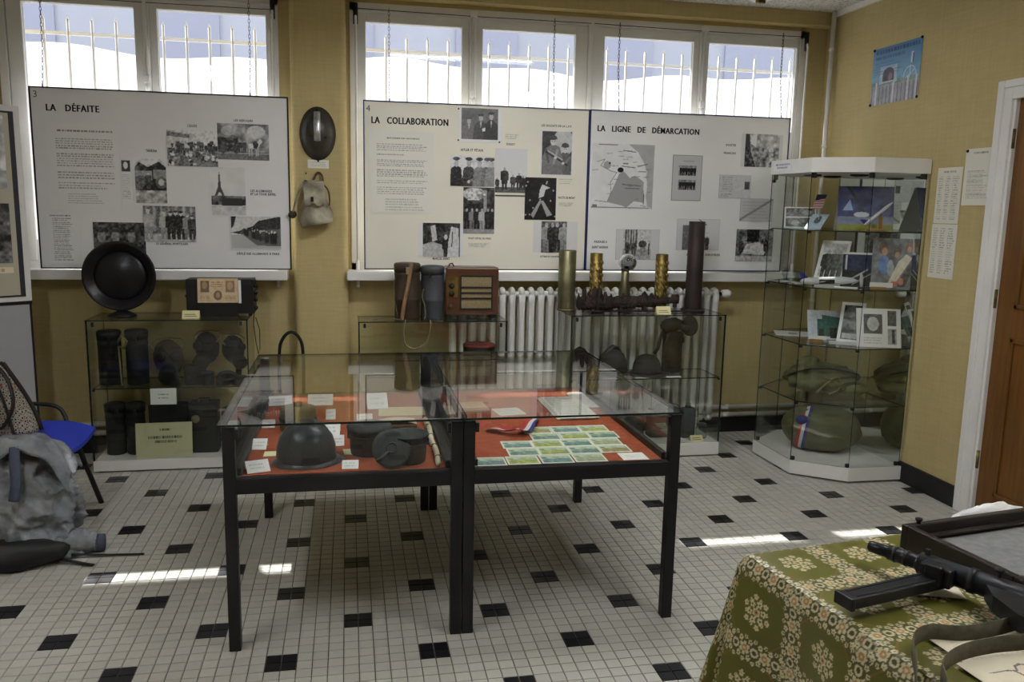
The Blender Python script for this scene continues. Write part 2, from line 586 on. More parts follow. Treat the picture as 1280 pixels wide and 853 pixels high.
for a, b in cells:
    k = 1 if is_black(a, b) else 0
    if (a, b) in single:
        o = link('black_floor_tile' if k else 'floor_tile', tm[k], floor, loc=(a * TS, b * TS, 0))
    else:
        n0 = len(rest_v) * 8
        rest_v.append(tv + (a * TS, b * TS, 0))
        rest_f += [(n0 + 4, n0 + 5, n0 + 6, n0 + 7), (n0, n0 + 1, n0 + 5, n0 + 4), (n0 + 1, n0 + 2, n0 + 6, n0 + 5), (n0 + 2, n0 + 3, n0 + 7, n0 + 6), (n0 + 3, n0, n0 + 4, n0 + 7)]
        rest_m += [k] * 5
me = bpy.data.meshes.new('floor_tiles')
me.from_pydata(np.concatenate(rest_v).tolist(), [], rest_f)
me.materials.append(MATS['tile_white']); me.materials.append(MATS['tile_black'])
me.polygons.foreach_set('material_index', rest_m); me.update()
link('floor_tiles', me, floor, kind='stuff')

# ------------------------------------------------------------------ walls, ceiling
def wall_mat():
    m = mat('wallpaper', (0.50, 0.385, 0.185), 0.75)
    nt = m.node_tree; n = nt.nodes; b = n['Principled BSDF']
    g = n.new('ShaderNodeNewGeometry')
    nz = n.new('ShaderNodeTexNoise'); nz.inputs['Scale'].default_value = 1.6; nz.inputs['Detail'].default_value = 5
    mp = n.new('ShaderNodeMapping'); mp.inputs['Scale'].default_value = (55, 55, 6)
    n2 = n.new('ShaderNodeTexNoise'); n2.inputs['Scale'].default_value = 1.0; n2.inputs['Detail'].default_value = 3
    mp3 = n.new('ShaderNodeMapping'); mp3.inputs['Scale'].default_value = (7, 7, 70)
    n3 = n.new('ShaderNodeTexNoise'); n3.inputs['Scale'].default_value = 1.0; n3.inputs['Detail'].default_value = 3
    for q in (nz.inputs['Vector'], mp.inputs['Vector'], mp3.inputs['Vector']):
        nt.links.new(g.outputs['Position'], q)
    nt.links.new(mp.outputs[0], n2.inputs['Vector']); nt.links.new(mp3.outputs[0], n3.inputs['Vector'])
    a = n.new('ShaderNodeMath'); a.operation = 'ADD'; a2 = n.new('ShaderNodeMath'); a2.operation = 'ADD'
    nt.links.new(nz.outputs['Fac'], a.inputs[0]); nt.links.new(n2.outputs['Fac'], a.inputs[1])
    nt.links.new(a.outputs[0], a2.inputs[0]); nt.links.new(n3.outputs['Fac'], a2.inputs[1])
    rp = n.new('ShaderNodeValToRGB')
    rp.color_ramp.elements[0].position = 0.0; rp.color_ramp.elements[1].position = 1.0
    mr = n.new('ShaderNodeMapRange'); mr.inputs['From Min'].default_value = 1.1; mr.inputs['From Max'].default_value = 1.9
    rp.color_ramp.elements[0].color = (0.455, 0.365, 0.168, 1); rp.color_ramp.elements[1].color = (0.535, 0.437, 0.212, 1)
    nt.links.new(a2.outputs[0], mr.inputs['Value']); nt.links.new(mr.outputs[0], rp.inputs['Fac'])
    nt.links.new(rp.outputs['Color'], b.inputs['Base Color'])
    bp = n.new('ShaderNodeBump'); bp.inputs['Strength'].default_value = 0.10; bp.inputs['Distance'].default_value = 0.004
    nt.links.new(a2.outputs[0], bp.inputs['Height']); nt.links.new(bp.outputs['Normal'], b.inputs['Normal'])
wall_mat()
def ceil_mat():
    m = mat('ceiling_board', (0.60, 0.59, 0.55), 0.9)
    nt = m.node_tree; n = nt.nodes; b = n['Principled BSDF']
    g = n.new('ShaderNodeNewGeometry')
    v = n.new('ShaderNodeTexVoronoi'); v.inputs['Scale'].default_value = 70
    nz = n.new('ShaderNodeTexNoise'); nz.inputs['Scale'].default_value = 90
    nt.links.new(g.outputs['Position'], v.inputs['Vector']); nt.links.new(g.outputs['Position'], nz.inputs['Vector'])
    rp = n.new('ShaderNodeValToRGB')
    rp.color_ramp.elements[0].position = 0.36; rp.color_ramp.elements[0].color = (0.30, 0.29, 0.27, 1)
    rp.color_ramp.elements[1].position = 0.5; rp.color_ramp.elements[1].color = (0.66, 0.65, 0.62, 1)
    nt.links.new(nz.outputs['Fac'], rp.inputs['Fac']); nt.links.new(rp.outputs['Color'], b.inputs['Base Color'])
ceil_mat()
W1L, W1R, W2L, W2R, WZ0, WZ1 = -1.86, -0.40, 0.0, 2.88, 1.04, 2.63
mb = MB()
mb.box(XL - .15, XR + .15, YB, YB + .14, -.1, WZ0)
mb.box(XL - .15, W1L, YB, YB + .14, WZ0, WZ1).box(W1R, W2L, YB, YB + .14, WZ0, WZ1).box(W2R, XR + .15, YB, YB + .14, WZ0, WZ1)
mb.box(XL - .15, XR + .15, YB, YB + .14, WZ1, 3.9)
struct('wall_back', mb, 'wallpaper')
# column between the windows, with rounded edges, and the beam over them
poly = []
cx0, cx1, fy, rr = -0.335, -0.022, 2.185, 0.035
for k in range(7):
    a = PI / 2 * k / 6
    poly.append((cx0 + rr - rr * math.cos(a), fy + rr - rr * math.sin(a)))
for k in range(7):
    a = PI / 2 * k / 6
    poly.append((cx1 - rr + rr * math.sin(a), fy + rr - rr * math.cos(a)))
poly += [(cx1, YB + .02), (cx0, YB + .02)]
struct('wall_pier', MB().prism(poly, 0, 2.66), 'wallpaper')
struct('wall_beam', MB().box(XL, XR, 2.195, YB + .02, 2.655, ZC + .02), 'wallpaper')
DY0, DY1, DZ = -0.30, 0.63, 2.03
mb = MB()
mb.box(XR, XR + .14, DY1, YB + .14, -.1, ZC + .1).box(XR, XR + .14, YF, DY0, -.1, ZC + .1).box(XR, XR + .14, DY0, DY1, DZ, ZC + .1)
struct('wall_right', mb, 'wallpaper')
struct('wall_left', MB().box(XL - .14, XL, YF, YB + .14, -.1, ZC + .1), 'wallpaper')
struct('wall_front', MB().box(XL - .14, XR + .14, YF - .14, YF, -.1, ZC + .1), 'wallpaper')
struct('ceiling', MB().box(XL - .14, XR + .14, YF - .14, YB + .14, ZC, ZC + .12), 'ceiling_board')
struct('trim_1', MB().box(XR - .022, XR, YF, 2.195, ZC - .03, ZC), 'white_paint')
mb = MB().box(XL, XR, YB - .014, YB, 0, .10)
struct('baseboard_back', mb, 'baseboard_black')
struct('baseboard_right', MB().box(XR - .014, XR, DY1 + .085, YB, 0, .112), 'baseboard_black')
struct('baseboard_pier', MB().box(cx0 - .01, cx1 + .01, fy - .012, fy, 0, .10), 'baseboard_black')

# door with moulded frame
mat('door_wood', (0.125, 0.052, 0.010), 0.45, var=0.25, vscale=3, coat=0.15)
dm = MATS['door_wood']; nt = dm.node_tree
nzn = [x for x in nt.nodes if x.type == 'TEX_NOISE'][0]
mp = nt.nodes.new('ShaderNodeMapping'); mp.inputs['Scale'].default_value = (8, 14, 0.9)
tcn = [x for x in nt.nodes if x.type == 'TEX_COORD'][0]
nt.links.new(tcn.outputs['Object'], mp.inputs['Vector']); nt.links.new(mp.outputs[0], nzn.inputs['Vector'])
door = link('door_1', None, kind='structure')
MB().box(XR + .015, XR + .06, DY0, DY1, .002, DZ).build('leaf', 'door_wood', door)
for z0, z1 in ((.14, .92), (1.06, 1.93)):
    m2 = MB()
    y0, y1 = DY0 + .13, DY1 - .13
    for (a, b, c, d) in ((y0, y1, z0, z0 + .022), (y0, y1, z1 - .022, z1), (y0, y0 + .022, z0, z1), (y1 - .022, y1, z0, z1)):
        m2.bbox(XR + .004, XR + .016, a, b, c, d, .003)
    m2.build('panel_moulding', 'door_wood', door)
fr = link('trim_2', None, kind='structure')
for nm, (a, b, z0, z1) in (('jamb', (DY1 - .02, DY1, 0, DZ)), ('jamb', (DY0, DY0 + .02, 0, DZ))):
    MB().box(XR - .005, XR + .10, a, b, z0, z1).build(nm, 'white_paint', fr)
for a, b in ((DY1 - .005, DY1 + .05), (DY0 - .05, DY0 + .005)):
    MB().bbox(XR - .018, XR, a, b, 0, DZ + .05, .004).build('casing', 'white_paint', fr)
MB().bbox(XR - .026, XR, DY1 + .045, DY1 + .085, 0, DZ + .085, .005).build('casing_edge', 'white_paint', fr)
MB().bbox(XR - .026, XR, DY0 - .085, DY0 - .045, 0, DZ + .085, .005).build('casing_edge', 'white_paint', fr)
MB().bbox(XR - .018, XR, DY0 + .005, DY1 - .005, DZ - .005, DZ + .05, .004).build('head_casing', 'white_paint', fr)
MB().bbox(XR - .025, XR, DY0 - .045, DY1 + .045, DZ + .05, DZ + .085, .005).build('casing_edge', 'white_paint', fr)
for z in (.25, 1.05, 1.80):
    MB().cyl((XR - .002, DY1 - .022, z), (XR - .002, DY1 - .022, z + .09), .007, n=8).build('hinge', 'brass', door)
MB().bbox(XR - .03, XR + .016, DY0 + .07, DY0 + .085, 1.0, 1.02, .002).bbox(XR - .035, XR - .02, DY0 + .07, DY0 + .19, 1.0, 1.02, .004).build('handle', 'dark_steel', door)

# ------------------------------------------------------------------ windows
def window(name, x0, x1, panes, meetings):
    w = link(name, None, kind='structure')
    yo0, yo1 = YB - .01, YB + .06
    f = MB()
    f.box(x0, x1, yo0, yo1, WZ1 - .045, WZ1).box(x0, x1, yo0, yo1, WZ0 + .05, WZ0 + .09)
    f.box(x0, x0 + .04, yo0, yo1, WZ0 + .05, WZ1).box(x1 - .04, x1, yo0, yo1, WZ0 + .05, WZ1)
    f.build('frame', 'window_paint', w)
    for a, b in meetings:
        MB().bbox(a, b, yo0 - .012, yo1, WZ0 + .09, WZ1 - .045, .006).build('mullion', 'window_paint', w)
    zb, zt = 1.25, 2.525
    for a, b, l, r in panes:
        zb = 2.0 if a > 2.2 else 1.25  # rightmost sash made solid below, added to keep sun off the right wall
        s = MB()
        y0, y1 = YB - .004, YB + .045
        s.bbox(l, a, y0, y1, WZ0 + .09, WZ1 - .05, .005).bbox(b, r, y0, y1, WZ0 + .09, WZ1 - .05, .005)
        s.bbox(a - .003, b + .003, y0, y1, zt, WZ1 - .05, .005).bbox(a - .003, b + .003, y0, y1, WZ0 + .09, zb, .005)
        so = s.build('sash', 'window_paint', w)
        MB().box(a, b, YB + .018, YB + .024, zb, zt, side='y').build('pane', ['window_glass', 'glass_edge'], so)
    MB().bbox(x0 - .03, x1 + .03, 2.132, YB + .02, WZ0 - .005, WZ0 + .05, .006).build('sill', 'white_paint', w)
    return w
w1 = window('window_1', W1L, W1R, [(-1.737, -1.17, -1.815, -1.125), (-1.048, -0.468, -1.09, -0.44)], [(-1.125, -1.09)])
w2 = window('window_2', W2L, W2R, [(0.092, 0.655, 0.04, 0.70), (0.781, 1.352, 0.742, 1.43), (1.538, 2.118, 1.46, 2.157), (2.22, 2.822, 2.195, 2.84)],
            [(0.70, 0.742), (1.43, 1.46), (2.157, 2.195)])
for w, xs in ((w1, (-1.107,)), (w2, (0.721, 2.176))):
    for x in xs:      # espagnolette rods with their knobs
        e = MB().cyl((x, YB - .034, 1.15), (x, YB - .034, 2.62), .009, n=8).build('espagnolette', 'white_paint', w)
        k = MB()
        k.bbox(x - .016, x + .016, YB - .05, YB - .02, 2.125, 2.165, .004).lathe([(.004, 0), (.012, .01), (.014, .03), (.006, .05)], 10, M=Matrix.Translation((x, YB - .04, 2.075)))
        k.build('knob', 'white_paint', e)
        for z in (1.5, 2.60):
            MB().bbox(x - .02, x + .02, YB - .048, YB - .02, z - .015, z + .015, .003).build('guide', 'white_paint', e)
for x in (-0.425, 0.034, 2.855):
    nm = {-0.425: 'white crank rod hanging beside the left window, next to the pier', 0.034: 'white crank rod at the left edge of the wide window', 2.855: 'white crank rod at the right edge of the wide window'}[x]
    t = thing('blind_crank', nm, 'crank rod', (x, 2.205, 0), 0, 'crank rods of the window blinds')
    MB().tube([(0, .04, 2.60), (0, 0, 2.52), (0, 0, 1.6), (0, -.002, 1.0)], .007, 8).build('rod', 'white_paint', t)
    MB().cyl((0, 0, .99), (0, 0, 1.15), .0105, n=8).build('grip', 'white_paint', t)
    MB().cyl((0, .02, 2.50), (0, .02, 2.615), .014, n=8).build('gear_head', 'dark_steel', t)
# thin black curtain wires
for i, (a, b, z) in enumerate(((-1.82, -0.43, 2.555), (0.03, 1.44, 2.592), (1.46, 2.84, 2.592))):
    lab = ('thin dark wire across the head of the left window', 'thin dark wire across the left half of the wide window', 'thin dark wire across the right half of the wide window')[i]
    MB().tube([(a, YB - .03, z), ((a + b) / 2, YB - .03, z - .004), (b, YB - .03, z)], .0022, 6).build('curtain_wire', 'dark_steel', None, lab, 'wire', 'curtain wires')

# ------------------------------------------------------------------ outside
mat('facade', (0.50, 0.50, 0.55), 0.9, var=0.05, vscale=0.5)
mat('facade_trim', (0.42, 0.42, 0.50), 0.9)  # slightly darker tone for the shutters and string course
mat('pavement', (0.45, 0.44, 0.42), 0.9, var=0.1)
mat('rail_paint', (0.82, 0.82, 0.84), 0.5)
def translucent():
    m = bpy.data.materials.new('white_sheet'); m.use_nodes = True
    nt = m.node_tree; n = nt.nodes
    b = n['Principled BSDF']; out = n['Material Output']
    b.inputs['Base Color'].default_value = (.85, .85, .86, 1)
    t = n.new('ShaderNodeBsdfTranslucent'); t.inputs[0].default_value = (.85, .85, .87, 1)
    mx = n.new('ShaderNodeMixShader'); mx.inputs[0].default_value = .6
    nt.links.new(b.outputs[0], mx.inputs[1]); nt.links.new(t.outputs[0], mx.inputs[2]); nt.links.new(mx.outputs[0], out.inputs[0])
    MATS['white_sheet'] = m
translucent()
MB().box(-9, 12, YB + .14, 12, -.1, .25).build('street_ground', 'pavement', None, kind='structure')
fc = thing('street_building', 'pale building front seen through the windows', 'building', (0, 11, 0))
MB().box(-9, 14, 0, .4, .25, 9).build('wall', 'facade', fc)
for i in range(9):
    x = -7.5 + i * 2.3
    MB().box(x, x + 1.0, -.05, .02, 3.15, 5.2).build('shutter', 'facade_trim', fc)
MB().box(-9, 14, -.12, .02, 2.85, 3.0).build('string_course', 'facade_trim', fc)
MB().box(-6, 8, YB + .14, 3.243, 3.553, 3.75).build('overhang_slab', 'facade', None, 'unseen added balcony slab jutting out above the windows outside', 'overhang')  # out of view; its edge is set to cut the sun to a strip
# translucent white sheet along the street fence, with a sagging top edge
P = []
for i in range(121):
    x = -4.0 + i * 9.0 / 120
    zt = 2.565 + .012 * (x + 1.5) / 3 + .03 * math.sin(x * 2.1 + .5) + .02 * math.sin(x * 5.3)
    row = []
    for j in range(7):
        z = .252 + (zt - .252) * j / 6
        row.append((x, 4.0 + .03 * math.sin(x * 6 + j * .4), z))
    P.append(row)
MB().grid(P).build('fence_sheet', 'white_sheet', None, 'sunlit white sheet hung along the fence outside the windows', 'sheet')
gd = thing('window_guard', 'pale metal bars standing outside in front of the windows', 'railing', (0, 2.80, 0))
bm_ = MB().cyl((0, 0, .3), (0, 0, 2.54), .0085, n=8).lathe([(.0085, 2.54), (.0, 2.57)], 8).mesh('bar', 'rail_paint')
k = 0
x = -2.2
while x < 3.6:
    if (-2.1 < x < -.3) or (0 < x < 3.5):
        link('bar', bm_, gd, loc=(x, 0, 0))
    x += .135
MB().box(-2.2, 3.6, -.006, .006, 2.45, 2.47).build('rail', 'rail_paint', gd)
MB().box(-2.2, 3.6, -.006, .006, 1.0, 1.03).build('rail', 'rail_paint', gd)

# ------------------------------------------------------------------ radiator, pipes
mat('radiator_paint', (0.74, 0.73, 0.69), 0.5, var=0.06, vscale=10)
rad = thing('radiator', 'white ribbed cast iron radiator under the wide window', 'radiator', (0, 2.15, 0))
sec = MB()
for yy in (-.03, .03):
    pr = []
    sec.tube([(0, yy, .17), (0, yy, .22), (0, yy, .9), (0, yy, .955)], [.017, .015, .015, .017], 10, flat=(1.0, 1.3))
sec.tube([(0, -.036, .955), (0, -.024, .975), (0, 0, .982), (0, .024, .975), (0, .036, .955)], .018, 10)
sec.tube([(0, -.036, .16), (0, -.024, .14), (0, 0, .135), (0, .024, .14), (0, .036, .16)], .018, 10)
sm = sec.mesh('section', 'radiator_paint')
N = 29
for i in range(N):
    link('section', sm, rad, loc=(2.292 - i * .0605, 0, 0))
MB().cyl((.59, 0, .955), (2.31, 0, .955), .02, n=10).build('top_pipe', 'radiator_paint', rad)
MB().cyl((.59, 0, .16), (2.31, 0, .16), .02, n=10).build('bottom_pipe', 'radiator_paint', rad)
for x in (.75, 2.2):
    MB().box(x - .015, x + .015, -.05, .05, 0, .14).build('foot', 'radiator_paint', rad)
vv = MB().cyl((2.31, 0, .955), (2.345, 0, .955), .014, n=10).build('valve', 'dark_steel', rad)
MB().lathe([(.012, 0), (.024, .008), (.026, .05), (.016, .065), (0, .067)], 14, M=Matrix.Translation((2.34, 0, .958)) @ Matrix.Rotation(PI / 2, 4, 'Y')).build('knob', 'white_paint', vv)
for z, lab in ((.180, 'upper of the two white heating pipes along the back wall'), (.128, 'lower of the two white heating pipes along the back wall')):
    t = thing('heating_pipe', lab, 'pipe', (0, 0, 0), 0, 'heating pipes')
    MB().cyl((XL + .02, 2.247, z), (XR - .02, 2.247, z), .0145, n=10).build('run', 'radiator_paint', t)
    for x in (-2.2, -1.5, -.6, .5, 2.45):
        MB().cyl((x, 2.247, z), (x + .04, 2.247, z), .018, n=10).box(x + .01, x + .03, 2.247, YB, z - .006, z + .006).build('clip', 'radiator_paint', t)
t = thing('corner_pipe', 'white vertical pipe in the corner by the glass cabinet', 'pipe', (2.998, 2.165, 0))
MB().cyl((0, 0, 0), (0, 0, ZC - .001), .014, n=10).build('run', 'white_paint', t)
for z in (.9, 1.9, 2.5):
    MB().cyl((0, 0, z), (0, 0, z + .02), .017, n=10).box(-.004, .004, 0, .03, z + .004, z + .016).build('clip', 'white_paint', t)
t = thing('smoke_detector', 'small round fitting on the ceiling near the wide window', 'fitting', (2.36, 1.90, ZC))
MB().lathe([(.07, 0), (.07, -.02), (.055, -.035), (0, -.036)], 24).build('body', 'lamp_body', t)
MB().lathe([(.03, -.03), (.028, -.052), (0, -.054)], 16).build('cap', 'brass', t)

# ------------------------------------------------------------------ hanging display boards
mat('board_grey', (0.84, 0.84, 0.85), 0.6, var=0.03, vscale=3)
mat('board_cream', (0.88, 0.85, 0.73), 0.6, var=0.03, vscale=3)
mat('board_pale', (0.86, 0.86, 0.84), 0.6, var=0.03, vscale=3)
BY = 2.150
UX, UZ = (1, 0, 0), (0, 0, 1)
def board(label, x0, x1, z0, z1, surface, chains, edges):
    t = thing('display_board', label, 'display board', (0, BY, 0), 0, 'hanging display boards')
    MB().box(x0, x1, 0, .012, z0, z1).build('panel', surface, t)
    e = .007
    for (a, b, c, d) in ((x0 - e, x1 + e, z1, z1 + e), (x0 - e, x1 + e, z0 - e, z0), (x0 - e, x0, z0, z1), (x1, x1 + e, z0, z1)):
        MB().box(a, b, -.004, .014, c, d).build('edge_strip', edges, t)
    for x, zt in chains:
        m = MB()
        z = z1 + .005
        MB().cyl((x, .006, z1 + .002), (x, .006, z1 + .022), .004, n=6).build('hook', 'dark_steel', t)
        i = 0
        z += .02
        while z < zt:
            pts = []
            for k in range(8):
                a = 2 * PI * k / 8
                q = (math.cos(a) * .0055, math.sin(a) * .013)
                pts.append((x + (q[0] if i % 2 else 0), .045 * min(1, (z - z1) / .25) + .006 + (0 if i % 2 else q[0]), z + q[1]))
            m.tube(pts, .0016, 4, closed=True)
            z += .0205; i += 1
        m.build('chain', 'dark_steel', t)
    return t
def stick(t, name, box, pic, mtl='print_matte', thick=.003, lay=0, label=None):
    x0, z0, x1, z1 = box
    return print_obj(name, pic, (x0, -.0002 - .0016 * lay, z0), UX, UZ, thick, mtl, t, label=label)
def pb(box, ppm=300, bg=.6):
    return Pic(box[2] - box[0], box[3] - box[1], ppm, bg)
def cap(t, txt, box, two=False, space=1.15):
    x0, z0, x1, z1 = box
    lettering('caption_lettering', txt, (z1 - z0) * .9, t, ((x0 + x1) / 2, -.0008, z0 + (z1 - z0) * .2), UX, UZ, 'ink', .03, True, space, x1 - x0)

b3 = board('grey display board titled LA DÉFAITE hanging in the left window', -1.678, -.352, 1.103, 2.062, 'board_grey', ((-1.617, 2.58), (-.55, 2.58)), 'ink')
letters('title_letter', 'LA   DÉFAITE', .05, b3, (-1.606, -.0006, 1.945), UX, UZ, 'ink', .010, 1.15, .264)
lettering('number_lettering', '3', .05, b3, (-1.664, -.0006, 2.012), UX, UZ, 'ink_grey')
W = .60
bx = (-1.614, 1.418, -1.249, 1.885)
p = pb(bx, 420, .605); p.text(.12, .865, .72, .955, 1, .08, .75, .0, 3, .22)
p.text(.10, .70, .72, .83, 5, .12, .62, .02, 1); p.text(.10, .50, .72, .66, 6, .12, .62, .02, 2); p.text(.1, .36, .72, .45, 3, .12, .62, .02, 3); p.text(.1, .24, .72, .33, 3, .12, .62, .3, 4); p.text(.2, .07, .6, .20, 5, .15, .5, .3, 5)
stick(b3, 'text_sheet', bx, p)
bx = (-1.638, 1.127, -1.467, 1.399)
p = pb(bx, 420, .61); p.text(.06, .93, .45, .985, 1, .05, .9); p.text(.10, .05, .48, .92, 22, .08, .7, .25, 7)
stick(b3, 'text_sheet', bx, p)
bx = (-1.248, 1.47, -1.19, 1.705)
p = pb(bx, 420, .60); p.rect(.03, .70, .22, .95, .1); p.ell(.12, .84, .05, .08, .6); p.text(.03, .06, .21, .64, 14, .15, .5)
stick(b3, 'clipping', bx, p)
# tank column
bx = (-1.182, 1.455, -1.003, 1.713)
p = pb(bx, 330, .55); a = p.asp
p.rect(0, .82, a, 1, .62); p.poly([(0, .75), (.12, .9), (.3, .8), (.52, .92), (a, .78), (a, .3), (0, .3)], .09); p.noise(.35, 9)
p.rect(.02, .52, .38, .72, .35); p.rect(.40, .55, .66, .74, .30); p.ell(.14, .5, .13, .12, .18); p.ell(.56, .48, .12, .13, .16); p.ell(.56, .48, .06, .07, .45)
p.person(.30, .33, .36, .12, .45); p.rect(0, 0, a, .30, .40); p.noise(.30, 14, (p.V < .32)); p.noise(.15, 26); p.border(.035, .66)
stick(b3, 'photograph', bx, p, 'print_gloss')
cap(b3, 'TANKINA', (-1.112, 1.739, -1.054, 1.761))
# crowd leaving a town
bx = (-.999, 1.672, -.733, 1.868)
p = pb(bx, 330, .60); a = p.asp
p.poly([(0, 1), (.75, .9), (1.05, .55), (1.05, .3), (0, .3)], .50); p.poly([(0, .95), (.6, .88), (.6, .78), (0, .82)], .22); p.rect(0, 0, a, .5, .22)
for i in range(70):
    x, y = p.r.rand() * a, p.r.rand() * .62
    p.ell(x, y, .03 + .03 * p.r.rand(), .035 + .03 * p.r.rand(), p.r.choice([.04, .07, .5, .6, .3]))
for i in range(12):
    p.person(p.r.rand() * a, .30 + .15 * p.r.rand(), .32, .10, .5)
p.noise(.25, 22)
stick(b3, 'photograph', bx, p, 'print_gloss', lay=1)
cap(b3, "L'EXODE", (-.889, 1.881, -.839, 1.902))
# cart and horse
bx = (-.732, 1.715, -.455, 1.913)
p = pb(bx, 330, .30); a = p.asp
p.noise(.35, 5); p.ell(1.05, .78, .25, .18, .55, .8); p.ell(.3, .8, .2, .14, .48, .7); p.rect(0, 0, a, .22, .20); p.rect(0, .17, a, .20, .35)
p.poly([(.0, .62), (.55, .58), (.62, .25), (0, .22)], .06); p.noise(.3, 16, (p.U < .62) & (p.V < .62) & (p.V > .2)); p.ell(.15, .3, .1, .13, .12); p.ell(.5, .3, .1, .13, .10)
for x in (.62, .72):
    p.person(x, .2, .34, .08, .4)
p.poly([(.82, .45), (1.05, .47), (1.15, .60), (1.23, .52), (1.13, .40), (1.10, .32), (.84, .32)], .55)
for x in (.85, .92, 1.04, 1.09):
    p.line(x, .34, x + .01, .14, .035, .45)
p.poly([(.95, .48), (1.05, .55), (1.12, .44), (1.06, .3), (.98, .34)], .06); p.noise(.12, 24)
stick(b3, 'photograph', bx, p, 'print_gloss', lay=0)
cap(b3, 'LES RÉFUGIÉS', (-.642, 1.921, -.539, 1.939))
# lattice tower across an esplanade
bx = (-.78, 1.401, -.585, 1.677)
p = pb(bx, 330, .58); a = p.asp
p.noise(.06, 5); x0 = .18
p.poly([(x0 - .10, .40), (x0 - .045, .40), (x0 - .02, .47), (x0 + .02, .47), (x0 + .045, .40), (x0 + .10, .40), (x0 + .03, .58), (x0 + .008, .88), (x0 - .008, .88), (x0 - .03, .58)], .12)
p.rect(0, .22, a, .40, .16); p.noise(.25, 16, (p.V < .42) & (p.V > .2)); p.rect(.22, .18, .62, .36, .07); p.rect(0, 0, a, .20, .48); p.noise(.15, 14, p.V < .2); p.border(.02, .62)
stick(b3, 'photograph', bx, p, 'print_gloss', lay=0)
cap(b3, 'LES ALLEMANDS\nET LA TOUR EIFFEL', (-.563, 1.534, -.423, 1.554))
# group of officers walking
bx = (-1.139, 1.253, -.864, 1.449)
p = pb(bx, 330, .22); a = p.asp
for i in range(7):
    p.rect(.2 * i + .05, .3, .2 * i + .12, 1, .35)
p.rect(0, 0, a, .22, .45); p.noise(.2, 10)
for x, t_, h_ in ((.12, .42, .85), (.55, .40, .78), (.72, .05, .80), (.86, .06, .82), (1.0, .05, .8), (1.18, .3, .75), (1.3, .1, .7)):
    p.person(x, .06, h_, t_, .5, t_ * 1.2)
p.noise(.15, 24)
stick(b3, 'photograph', bx, p, 'print_gloss', lay=2)
cap(b3, 'LE GÉNÉRAL HUNTZIGER', (-1.081, 1.23, -.911, 1.248))
bx = (-1.406, 1.147, -1.135, 1.355)
p = pb(bx, 300, .10); a = p.asp
p.noise(.2, 9)
for x in (.2, .55, .95):
    p.ell(x, .62, .10, .16, .28); p.ell(x, .80, .13, .07, .07); p.poly([(x - .2, 0), (x + .2, 0), (x + .14, .42), (x - .14, .42)], .08)
p.noise(.18, 18)
stick(b3, 'photograph', bx, p, 'print_gloss', lay=0)
# marching column under trees
bx = (-.679, 1.212, -.397, 1.404)
p = pb(bx, 330, .52); a = p.asp
p.poly([(0, .5), (.25, .55), (a, 1), (a, .35), (.3, .45)], .06); p.poly([(a * .55, .85), (a, 1), (a, .5), (.5, .55)], .07); p.noise(.10, 18)
p.rect(0, 0, a, .42, .42); p.poly([(.25, .52), (a, .62), (a, .10), (.75, .12)], .18)
for i in range(46):
    u = p.r.rand(); x = .30 + u * 1.05
    p.person(min(x, a - .06), .42 - u * .34 + .1 * p.r.rand(), .16 + .22 * u, p.r.choice([.05, .08, .14]), .5)
p.poly([(.02, 1), (.18, 1), (.10, .7), (.02, .6)], .05); p.border(.022, .6)
stick(b3, 'photograph', bx, p, 'print_gloss', lay=1)
cap(b3, 'DÉFILÉ DES ALLEMANDS À PARIS', (-.648, 1.178, -.413, 1.197))

b4 = board('cream display board titled LA COLLABORATION hanging in the wide window', .078, 1.414, 1.108, 2.066, 'board_cream', ((.222, 2.60), (1.20, 2.60)), 'blue_trim')
letters('title_letter', 'LA   COLLABORATION', .054, b4, (.117, -.0006, 1.945), UX, UZ, 'ink', .010, 1.1, .443)
lettering('number_lettering', '4', .05, b4, (.088, -.0006, 2.010), UX, UZ, 'ink_grey')
bx = (.101, 1.432, .478, 1.905)
p = pb(bx, 420, (.61, .605, .57)); p.text(.22, .875, .62, .955, 1, .08, .75, 0, 3, .22)
p.text(.1, .76, .72, .85, 4, .12, .55, .1, 1); p.text(.1, .70, .45, .73, 1, .12, .55, .1, 8); p.text(.1, .57, .72, .66, 4, .12, .55, .1, 2); p.text(.1, .44, .72, .54, 4, .12, .55, .1, 3); p.text(.1, .36, .72, .41, 2, .12, .5, .1, 4); p.text(.1, .23, .72, .33, 4, .12, .55, .1, 6); p.text(.2, .03, .7, .19, 5, .15, .45, .3, 5)
stick(b4, 'text_sheet', bx, p)
# men in dark coats
bx = (.627, 1.858, .885, 2.052)
p = pb(bx, 360, .17); a = p.asp
p.noise(.06, 8)
for x, h_, t_ in ((.30, .80, .20), (.66, .92, .10), (.98, .98, .05)):
    p.poly([(x - .24, .08), (x + .24, .08), (x + .20, h_ * .55), (x + .06, h_ * .68), (x - .06, h_ * .68), (x - .20, h_ * .55)], t_); p.ell(x, h_ * .78, .062, .10, .40); p.ell(x, h_ * .88, .095, .04, t_ * .6); p.poly([(x - .03, h_ * .66), (x + .03, h_ * .66), (x, h_ * .45)], .45)
p.poly([(.70, .40), (.80, .44), (.80, .34), (.72, .32)], .6); p.noise(.05, 24)
p.put(((p.U < .06) | (p.U > a - .14) | (p.V < .08)).astype(float), .62)
stick(b4, 'photograph', bx, p, 'print_gloss')
for x, z in ((.622, 2.045), (.622, 1.866), (.868, 1.862)):
    MB().lathe([(.005, 0), (.005, .004), (0, .005)], 8, M=Matrix.Translation((x, -.003, z)) @ Matrix.Rotation(PI / 2, 4, 'X')).build('pin', 'ink', b4)
cap(b4, 'HITLER ET PÉTAIN', (.638, 1.8, .771, 1.822))
